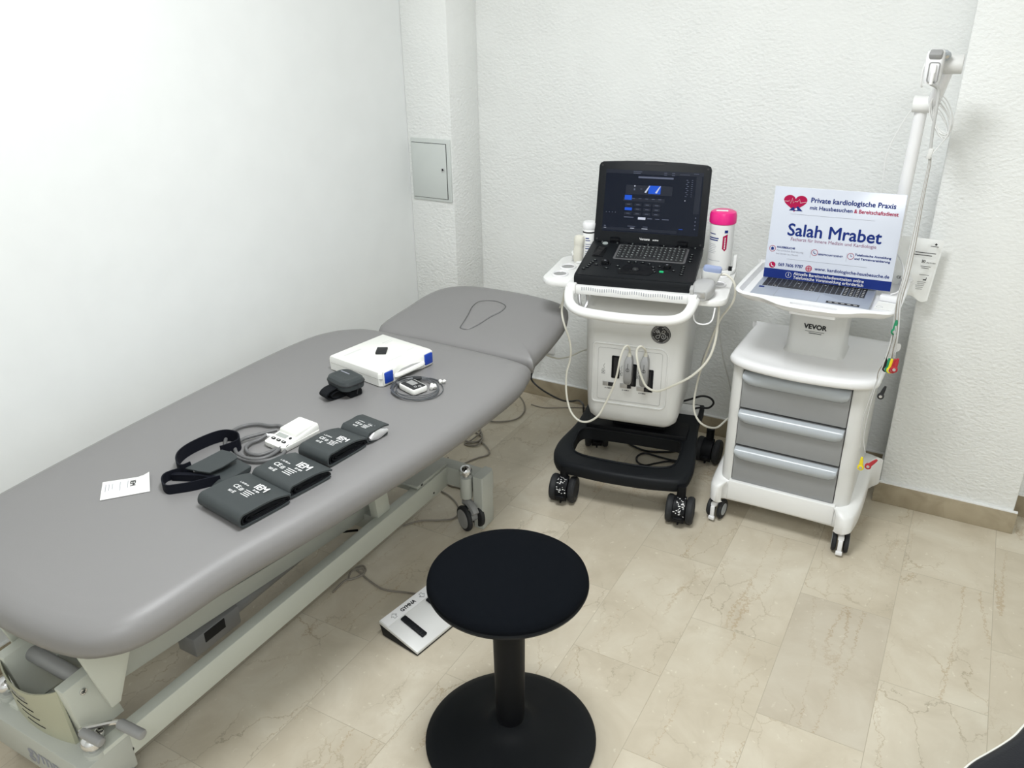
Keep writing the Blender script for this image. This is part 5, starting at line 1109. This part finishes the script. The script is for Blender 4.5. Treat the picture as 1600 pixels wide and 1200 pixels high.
# bits at the right end of the tray
m = MB(frame(-.168, 2.66, .8685, -6)); m.box((0, 0, .009), (.052, .026, .018), bev=.003); o = m.build('white_adapter', 'white_g', None, loc=(-.168, 2.66, .8685)); tag(o, 'small white adapter block on the tray beside the laptop keyboard', 'adapter')
m = MB(frame(-.170, 2.60, .8685, -4)); m.box((0, 0, .001), (.056, .065, .002)); m.m(1).tube([(-.014+.009*math.cos(RAD(k)), -.018+.009*math.sin(RAD(k)), .0022) for k in range(0, 360, 24)], .0004, 4, 1, True); o = m.build('white_sheet', ['paper', 'ink_g'], None, loc=(-.170, 2.60, .8685)); tag(o, 'small white leaflet lying at the right end of the tray', 'paper')
cord([atY(1402, 397, 2.80), atY(1409, 410, 2.78), atY(1412, 425, 2.76), atY(1410, 445, 2.72), atY(1403, 456, 2.68), atY(1392, 460, 2.66)], .0024, 'white_cable', 'white cable curving from behind the sign onto the tray', 'white_g')
# ------------------------------------------------------------------ things on the treatment table
ZT = .6588
# case
N_ = atZ(596.4, 607, ZT); R_ = atZ(674, 565, ZT); Lp = atZ(527, 578, ZT)
ex = (R_-N_); ang_ = math.degrees(math.atan2(ex.y, ex.x))
print('case', N_, R_, Lp, ex.length, (Lp-N_).length, ang_)
ca_ = RAD(81); EY = Vector((math.cos(ca_), math.sin(ca_), 0)); EX = Vector((EY.y, -EY.x, 0))
KX = Matrix((EX, EY, Vector((0, 0, 1)))).transposed().to_4x4(); KX.translation = N_      # origin: near right bottom corner, x to the right of it, y along the handle side
CW, CD, CH = .235, .235, .052
t = thing('equipment_case', 'white plastic carry case with two blue latches on the treatment table', 'case', KX @ Matrix.Translation((-CW/2, CD/2, 0)))
# handle cut-out: notch in the right side
def case_out(ins=0, notch=.022): 
    return [(-CW+ins, 0+ins), (-.012, 0+ins), (-ins, .012), (-ins, .062), (-ins-notch*.3, .078), (-notch-ins, .10), (-notch-ins, .145), (-ins-notch*.3, .167), (-ins, .182), (-ins, CD-.012), (-.012, CD-ins), (-CW+ins, CD-ins)]
m = MB(KX); m.loft([[(x, y, z) for x, y in case_out(i, nt)] for i, nt, z in ((.005, .012, 0.0), (.001, .012, .003), (0, .010, .026))]); m.build('case_bottom', 'case', t)
m = MB(KX); m.loft([[(x, y, z) for x, y in case_out(i, nt)] for i, nt, z in ((.0, .012, .0275), (.0, .016, .040), (.002, .024, .048), (.008, .030, CH))]); top_ = m.build('case_lid', 'case', t)
m = MB(KX); m.box((-CW/2, CD/2, .0268), (CW-.004, CD-.004, .0012)); m.build('seam', 'grey', t)
for y in (.030, .205):
    m = MB(KX); m.box((.003, y, .029), (.008, .034, .036), bev=.003); m.m(1).box((-.001, y, .029), (.006, .042, .044), bev=.002); tag(m.build('latch', ['blue', 'case'], t), 'blue latch')
m = MB(KX); m.tube([(-.004, .060, .020), (.002, .070, .020), (.003, .10, .020), (.003, .145, .020), (.002, .175, .020), (-.004, .185, .020)], .008, 8, 4); m.build('carry_handle', 'case', t)
m = MB(KX)
for x, y, w, h in ((-.190, .06, .007, .07), (-.045, .10, .006, .07), (-.055, .10, .003, .05), (-.16, .19, .004, .03), (-.17, .19, .004, .04), (-.06, .19, .005, .03)): MB(KX).box((x, y, CH+.0003), (w, h, .0005)).build('lid_print', 'offw', top_)
m = MB(KX); m.box((-.118, .118, CH+.0042), (.034, .046, .0075), (0, 0, 38), bev=.002); o = m.build('small_black_module', 'rubber', None, loc=tuple(KX @ Vector((-.118, .118, CH)))); tag(o, 'small dark rectangular module lying on top of the white case', 'module')
# pouch + strap in front of the case
pc = atZ(541, 600, ZT+.03); PQ = frame(pc.x, pc.y, ZT, -16)
t = thing('hard_shell_pouch', 'small dark grey zipped hard pouch resting on its black strap beside the case', 'pouch', PQ)
m = MB(PQ); po = rrect(.110, .085, [.030, .030, .030, .030], 6)
m.loft([[(x, y, z) for x, y in inset(po, d)] for d, z in ((.012, .024), (.002, .029), (0, .040), (.001, .0445), (.001, .047), (.0, .0475), (.004, .056), (.014, .060), (.02, .0585), (.03, .0583))]); pb = m.build('pouch_shell', 'cuff', t)
m = MB(PQ); m.tube([(x, y, .0455) for x, y in po], .0018, 6, 1, True); m.tube([(.054, .01, .045), (.060, .004, .040), (.061, -.002, .028), (.060, -.004, .018)], .0012, 5); m.build('zip', 'ink', pb)
m = MB(PQ); m.box((-.018, .012, .0590), (.040, .004, .0004), (0, 0, 4)); m.build('print', 'ink_g', pb)
a_, b_ = atZ(505, 618, ZT+.018), atZ(556, 600, ZT+.018); dv = (b_-a_).normalized(); sdv = Vector((-dv.y, dv.x, 0))
def eloop(c, ra, rb, z0): return [c+dv*(ra*math.cos(2*PI*k/14))+Vector((0, 0, z0+rb*math.sin(2*PI*k/14)*(1.0 if math.cos(2*PI*k/14) > -.5 else 1.1))) for k in range(14)]
cc = a_+dv*.050; cc.z = ZT
m = MB(); m.ribbon(eloop(cc, .050, .0165, .0185), sdv, .038, .0032, 4, True); m.ribbon(eloop(cc+dv*.006, .038, .010, .015), sdv, .036, .003, 4, True); st_ = m.build('strap', 'cuff_in', t)
m = MB(PQ); m.box((.012, .006, .011), (.06, .045, .022), bev=.006); m.build('strap_stack', 'cuff_in', t)
# holter recorder with its leads coiled round it
hc = atZ(646, 610, ZT); HM = frame(hc.x, hc.y, ZT, -18)
t = thing('holter_recorder', 'small white recorder with dark display inside a ring of grey leads', 'recorder', HM)
m = MB(HM); m.prism(rrect(.078, .056, .010, 4), .003, .020, bev=.004); hb_ = m.build('recorder_body', 'case', t)
m = MB(HM); m.prism(rrect(.068, .046, .004, 3), .0198, .0208); m.m(1).box((-.010, .004, .0212), (.034, .022, .0005)); m.m(2)
for a in ((.020, -.006), (.026, .006)): m.tube([(a[0]+.005*math.cos(RAD(k)), a[1]+.004*math.sin(RAD(k)), .0212) for k in range(0, 360, 40)], .0005, 4, 1, True)
m.build('faceplate', ['rubber', 'grey', 'ink_w'], hb_)
m = MB(HM); m.loft([[(x, y, z) for y, z in rrect(w, h, .003, 3, -.016, .011)] for x, w, h in ((-.014, .016, .010), (-.040, .020, .012), (-.055, .014, .010), (-.062, .008, .007))]); m.build('plug', 'hose', t)
rc_ = []
rngc = random.Random(4)
for k in range(5*16):
    a = 2*PI*k/16+PI; g = k/16
    p = atZ(650+2.2*math.sin(g*2.1)+(40-1.6*g+1.5*math.sin(g*3))*math.cos(a), 606.5+(20-1.3*g)*math.sin(a)+1.5*math.sin(g*5), ZT+.003+.0016*g)
    rc_.append(p)
m = MB(); m.tube(rc_, .0015, 6, 2); m.tube([atZ(x, y, ZT+.008) for x, y in ((632, 622), (620, 618), (612, 610), (618, 600), (634, 593), (645, 592))], .0028, 7); m.tube([atZ(x, y, ZT+.010) for x, y in ((655, 592), (668, 593), (674, 598), (677, 603))], .002, 6); m.tube([atZ(x, y, ZT+.010) for x, y in ((655, 591), (672, 591), (684, 594), (689, 597))], .002, 6); m.build('leads', 'lead', t)
m = MB(); a, b = atZ(645, 592, ZT+.012), atZ(659, 591, ZT+.012); m.cyl(a, b, .0065, n=14, bev=.002); m.build('lead_junction', 'rubber', t)
for (x, y, x2, y2) in ((675, 600, 674, 607), (679, 601, 680, 606), (687, 594, 690, 598), (693, 594, 695, 597)):
    MB().cyl(atZ(x, y, ZT+.012), atZ(x2, y2, ZT+.007), .0050, .0062, n=14, bev=.001).build('snap_head', 'case', t)
# card
P1, P2, P3, P4 = atZ(156, 782.5, ZT+.0005), atZ(234.5, 768, ZT+.0005), atZ(234, 741, ZT+.004), atZ(160.5, 754, ZT+.0005)
t = thing('information_card', 'small white printed card lying at the foot of the treatment table', 'card', Matrix.Translation((P1+P3)/2))
m = MB(); t1 = (.0, .0, .0007)
n_ = 8
def cardp(u, v, dz=0):
    p = P1.lerp(P2, u).lerp(P4.lerp(P3, u), v); p = p.copy(); p.z = ZT+.0010+.010*max(0, u-.7)**2*11*(v)+dz; return p
tmp = bmesh.new()
g0 = [[tmp.verts.new(cardp(i/n_, j/4)) for j in range(5)] for i in range(n_+1)]; g1 = [[tmp.verts.new(cardp(i/n_, j/4, .0004)) for j in range(5)] for i in range(n_+1)]
for g in (g0, g1):
    for i in range(n_):
        for j in range(4): tmp.faces.new((g[i][j], g[i+1][j], g[i+1][j+1], g[i][j+1]))
for i in range(n_): tmp.faces.new((g0[i][0], g0[i+1][0], g1[i+1][0], g1[i][0])); tmp.faces.new((g0[i][4], g0[i+1][4], g1[i+1][4], g1[i][4]))
for j in range(4): tmp.faces.new((g0[0][j], g0[0][j+1], g1[0][j+1], g1[0][j])); tmp.faces.new((g0[n_][j], g0[n_][j+1], g1[n_][j+1], g1[n_][j]))
bmesh.ops.recalc_face_normals(tmp, faces=tmp.faces); m._add(tmp); cd = m.build('card_sheet', 'paper', t)
CE = facem(cardp(.63, .55, .0012), (P2-P1), (P4-P1))
ux = (P2-P1).normalized(); vy = (P4-P1).normalized()
m = MB(); m.text('IEM', .018, facem(cardp(.64, .66, .0014), -vy, ux), bold=.0003)
m2 = MB()
for u, v0, v1 in ((.54, .45, .85), (.38, .35, .85), (.22, .5, .8), (.15, .45, .8), (.08, .4, .8)):
    a = cardp(u, v0, .0010); b = cardp(u, v1, .0010); m2.tube([a, b], .0007, 4, 1)
m.build('print', 'ink', cd); m2.build('fine_print', 'ink_g', cd)
# cuffs: each a folded band, layered end facing right
def cuff(label, near_l, near_r, far_l, far_r, th, seed, turns=2, flap=0.0, top_tilt=0.0, text_u=(.55, .60), big=.030, foil=False):
    a, b, c, d = [Vector(p) for p in (near_l, near_r, far_r, far_l)]
    ctr = (a+b+c+d)/4; ex = ((b-a)+(c-d)).normalized(); ey = Vector((-ex.y, ex.x, 0)); 
    w = ((b-a).length+(c-d).length)/2; dd = ((d-a).length+(c-b).length)/2
    M = Matrix((ex, ey, Vector((0, 0, 1)))).transposed().to_4x4(); M.translation = (ctr.x, ctr.y, ZT)
    t = thing('blood_pressure_cuff', label, 'cuff', M, 'folded blood pressure cuffs')
    rg = random.Random(seed); hw = w/2; hd = dd/2
    m = MB(M)
    # outer layer: from far top over the near fold to far bottom
    top = th
    m.ribbon([(0, hd, top*.62+top_tilt), (0, hd*.5, top*.90+top_tilt*.5), (0, 0, top), (0, -hd*.6, top), (0, -hd+.010, top*.97), (0, -hd+.001, top*.6), (0, -hd+.006, top*.18), (0, -hd*.5, .004), (0, 0, .003), (0, hd*.6, .003), (0, hd-.006, .005)], (1, 0, 0), w, .0042, 5)
    ob = m.build('outer_cover', 'cuff', t, ang=50)
    m = MB(M)
    for k in range(turns):
        f = .86-.16*k; z0 = .006+.0035*k; z1 = top*.78-.004*k
        y0 = -hd*f; y1 = hd*(f+.10)
        m.ribbon([(0, y1, z0+.003), (0, hd*.3, z0+.002*rg.random()), (0, -hd*.3, z0), (0, y0+.008, z0), (0, y0, (z0+z1)/2), (0, y0+.008, z1), (0, -hd*.2, z1+.002*rg.random()), (0, hd*.3, z1-.002), (0, y1-.01, z1-top*.28), (0, y1-.002, z0+.006)], (1, 0, 0), w-.006-.004*k, .0032, 4)
    m.build('inner_layers', 'cuff_in', t, ang=50)
    # print
    m = MB(M); zt = top+.0024
    tu = -hw+w*text_u[0]; tv = -hd+dd*text_u[1]
    m.text('IEM', big, Matrix.Translation((tu+.022*big/.03, tv+.018*big/.03, zt)), bold=.0009*big/.03)
    s = big/.03
    m.text('BY IEM GmbH' if 0 else 'en 30-5 kPa' if 0 else 'BY IEM', .008*s, Matrix.Translation((tu+.022*s, tv+.000*s, zt)), bold=.0004)
    m.text('CE', .019*s, Matrix.Translation((tu-.040*s, tv-.014*s, zt)), bold=.0004)
    for bx0, by0, nx, ny in ((-.018, -.016, 3, 3), (-.038, -.034, 3, 2), (-.022, -.035, 2, 3)):
        for ii in range(nx):
            for jj in range(ny): m.box((tu+(bx0+.0045*(ii-1))*s, tv+(by0+.0042*(jj-1))*s, zt), (.0034*s*(1 if (ii+jj) % 2 else .6), .003*s, .0004))
    for k, wd in enumerate((.034, .030, .026, .030)): m.box((tu+.012*s, tv-.010*s-.0065*s*k, zt), (wd*s, .0022*s, .0004))
    m.text('L 32-38 cm', .0078*s, Matrix.Translation((tu-.034*s, tv+.006*s, zt)), bold=.0003)
    o = m.build('print', 'ink_w', ob)
    return t, M, w, dd
def zt_(x, y, h=0): p = atZ(x, y, ZT+h); return (p.x, p.y, 0)
cuff('large dark grey blood pressure cuff nearest the foot, lowest in the row', zt_(312, 792, .006), zt_(381, 829, .0), zt_(388, 735, .025), zt_(452, 783, .004), .034, 1, 3, text_u=(.52, .62), big=.027)
cuff('dark grey blood pressure cuff second from the foot, overlapping the largest cuff', zt_(398, 742, .02), zt_(455, 783, .002), zt_(457, 703, .028), zt_(518, 738, .010), .032, 2, 3, text_u=(.50, .52), big=.030)
cuff('dark grey blood pressure cuff beside the white pressure recorder, third from foot', zt_(461, 702, .024), zt_(518, 732, .002), zt_(534, 668, .026), zt_(570, 692, .010), .036, 3, 3, text_u=(.55, .50), big=.024)
tt, Mq, wq, dq = cuff('smallest blood pressure cuff at the far end of the row, silver foil at its end', zt_(534, 669, .018), zt_(572, 696, .002), zt_(565, 646, .034), zt_(610, 668, .016), .030, 4, 2, text_u=(.56, .52), big=.019, top_tilt=.008)
m = MB(Mq @ Matrix.Translation((wq/2-.004, .0, .015)))
rings = []
for k in range(9):
    y = -dq*.40+dq*.80*k/8; hh = .010*math.sin(PI*(k+.6)/9.2)+.002
    rings.append([(.006*noise.noise(Vector((k, j, 3)))+.010*math.cos(2*PI*j/10), y, hh*math.sin(2*PI*j/10)*1.3+.003*noise.noise(Vector((k*2, j, 7)))) for j in range(10)])
m.loft(rings); tag(m.build('foil_lining', 'foil', tt), 'crinkled silver foil lining')
# pressure recorder + hose
rc0 = atZ(457, 680, ZT+.015); RMx = frame(rc0.x, rc0.y, ZT, -6)
t = thing('pressure_recorder', 'white blood pressure recorder with small display joined to a grey hose', 'recorder', RMx)
hw, hl = .040, .066
m = MB(RMx); m.loft([[(x, y, z*zz) for (x, y), zz in zip(pts, [1]*len(pts))] for pts, z in ((rrect(2*hw-.006, 2*hl-.006, .010, 4), .001), (rrect(2*hw, 2*hl, .012, 4), .005), (rrect(2*hw, 2*hl, .012, 4), .016))])
m.hexa([(-hw+.002, -hl+.002, .015), (hw-.002, -hl+.002, .015), (hw-.002, hl-.002, .015), (-hw+.002, hl-.002, .015)], [(-hw+.003, -hl+.008, .019), (hw-.003, -hl+.008, .019), (hw-.004, hl-.004, .036), (-hw+.004, hl-.004, .036)], bev=.004)
rb_ = m.build('recorder_body', 'case', t)
m = MB(RMx); m.hexa([(-hw+.006, -.018, .02), (hw-.006, -.018, .02), (hw-.006, hl-.008, .03), (-hw+.006, hl-.008, .03)], [(-hw+.007, -.012, .0345), (hw-.007, -.012, .0345), (hw-.007, hl-.010, .0385), (-hw+.007, hl-.010, .0385)], bev=.003); m.build('battery_lid', 'case', rb_)
sl2 = math.atan2(.017, 2*hl-.012); RS = RMx @ Matrix.Translation((0, -hl+.008, .0193)) @ Matrix.Rotation(sl2, 4, 'X')
m = MB(RS); m.box((-.008, .032, .0004), (.038, .014, .0008)); m.build('lcd', 'lcd', rb_)
m = MB(RS)
for x in (-.020, .0, .020): MB(RS).prism(rrect(.014, .008, .003, 3, x, .012), 0, .0022, bev=.0006).build('button', 'rubber', rb_)
m.cyl((.024, .032, 0), (.024, .032, .002), .004, n=14)
m.build('round_button', 'rubber', rb_)
m = MB(RS)
for x in (-.020, .0, .020): m.box((x, .012, .0024), (.006, .002, .0003))
for k in range(3): m.box((-.02+.02*k, .044, .0003), (.008, .0016, .0004))
m.build('button_marks', 'ink_w', rb_)
m = MB(RMx); m.cyl((-hw+.002, -.030, .014), (-hw-.014, -.034, .013), .006, n=14, bev=.001); m.cyl((-hw-.014, -.034, .013), (-hw-.024, -.036, .013), .0045, n=12); m.build('hose_connector', 'white_g', t)
H0 = RMx @ Vector((-hw-.022, -.036, .013))
hz = ZT+.006
m = MB(); m.tube([H0]+[atZ(x, y, hz+.003) for x, y in ((405, 687), (392, 692), (384, 700), (389, 708), (404, 711), (422, 706), (436, 699), (446, 692))], .0050, 10, 6)
m.tube([atZ(446, 671, hz), atZ(436, 665, hz+.001)]+[atZ(402+50*math.cos(RAD(a)), 692-29*math.sin(RAD(a)), hz+.001) for a in range(66, 346, 20)]+[atZ(446, 694, hz+.001)], .0052, 10, 4)
m.tube([atZ(x, y, hz+.006) for x, y in ((432, 672), (416, 676), (396, 681), (378, 687), (368, 697), (370, 708), (386, 716), (406, 717), (426, 710), (442, 697))], .0050, 10, 6); m.build('hose', 'hose', t)
# flat pouch with belt
fc = atZ(350, 732, ZT+.02); FM = frame(fc.x+.01, fc.y, ZT, -10)
t = thing('belt_pouch', 'flat dark grey flap pouch with navy black belt behind the largest cuff', 'pouch', FM)
def zp(x, y, h): p = atZ(x, y, ZT+h); return tuple(p)
m = MB(); m.hexa([zp(290, 748, 0), zp(345, 765, 0), zp(392, 738, 0), zp(345, 715, 0)], [zp(305, 735, .018), zp(352, 752, .016), zp(394, 728, .014), zp(352, 706, .018)], bev=.003); m.build('pouch_body', 'cuff', t)
fo = [zp(290, 733, .026), zp(308, 737, .026), (zp(328, 740, .026)), zp(350, 730, .030), zp(371, 717, .030), zp(370, 713, .030), zp(358, 707, .031), zp(347, 704, .031), zp(318, 719, .030)]
m = MB(); z_ = .003; m.loft([fo, [(x, y, z+z_) for x, y, z in fo]]); m.build('flap', 'cuff', t)
m = MB()
m.ribbon([zp(300, 730, .02), zp(285, 735, .018), zp(277, 728, .018), zp(279, 716, .018), zp(292, 704, .018), (zp(315, 692, .018)), zp(338, 683, .018), zp(356, 680, .018), zp(372, 684, .018), zp(374, 694, .018), zp(360, 701, .018), zp(345, 706, .018)], (0, 0, 1), .034, .0032, 5)
m.ribbon([zp(345, 750, .012), zp(325, 754, .012), zp(300, 760, .012), zp(275, 764, .012), zp(261, 765, .012), zp(254, 757, .012), zp(258, 747, .012), zp(275, 740, .012), zp(295, 736, .012)], (0, 0, 1), .026, .0032, 5)
m.ribbon([zp(270, 745, .008), zp(290, 745, .010), zp(315, 746, .010), zp(335, 750, .010)], (0, 0, 1), .018, .012, 4)
m.build('belt', 'navyblk', t)
m = MB(); p = Vector(zp(289, 757, .014)); m.cyl(p, p+Vector((0, -.003, .001)), .003, n=12); m.build('snap', 'silver', t)
# ------------------------------------------------------------------ armchair corner, lower right
AZ = .52
t = thing('armchair', 'padded black leather armrest with cream piping at the lower right corner', 'chair', frame(.62, 1.05))
edge = [atZ(x, y, AZ) for x, y in ((1490, 1260), (1493, 1225), (1500, 1200), (1516, 1184), (1540, 1170), (1562, 1157), (1582, 1143), (1600, 1124), (1636, 1090), (1680, 1056))]
path = [(.165, 1.02), (.150, 1.15), (.160, 1.235), (.205, 1.30), (.265, 1.36), (.34, 1.47), (.44, 1.53), (.56, 1.56)]
outer = catmull([(p.x, p.y, 0) for p in edge], 5)
cen = Vector((.62, 1.05, 0))
m = MB(); rings = []
P = outer
for i, p in enumerate(P):
    T_ = (P[min(i+1, len(P)-1)]-P[max(i-1, 0)]).normalized(); nn = Vector((T_.y, -T_.x, 0))
    if nn.dot(cen-p) < 0: nn = -nn
    rings.append([p+nn*(.045+a)+Vector((0, 0, AZ-.016+b)) for a, b in rrect(.080, .045, .018, 4)])
m.loft(rings); m.build('armrest_pad', 'leather', t, ang=60)
m = MB()
def off(d, z): 
    out = []
    for i, p in enumerate(P):
        T_ = (P[min(i+1, len(P)-1)]-P[max(i-1, 0)]).normalized(); nn = Vector((T_.y, -T_.x, 0))
        if nn.dot(cen-p) < 0: nn = -nn
        out.append(p+nn*d+Vector((0, 0, z)))
    return out
m.tube(off(.006, AZ-.008), .0038, 8, 1); m.build('piping', 'cream', t)
m = MB(); m.tube(off(.088, AZ-.03), .009, 10, 1); m.build('inner_rail', 'silver', t)
m = MB(); m.prism(rrect(.46, .44, .08, 6, .62, 1.02), .36, .43, bev=.02); m.build('seat_cushion', 'leather', t)
for (x, y) in ((.28, 1.26), (.82, 1.28), (.84, .82), (.40, .82)):
    m = MB(); m.cyl((x+.10*(1 if x < .5 else -1), y-.03, .37), (x+.12*(1 if x < .5 else -1), y-.03, 0), .014, n=14); m.build('leg', 'silver', t)
m = MB(); m.tube([(P[len(P)//2].x+.05, P[len(P)//2].y-.05, AZ-.03), (.36, 1.22, .42), (.42, 1.18, .39)], .012, 8); m.build('arm_support', 'silver', t)
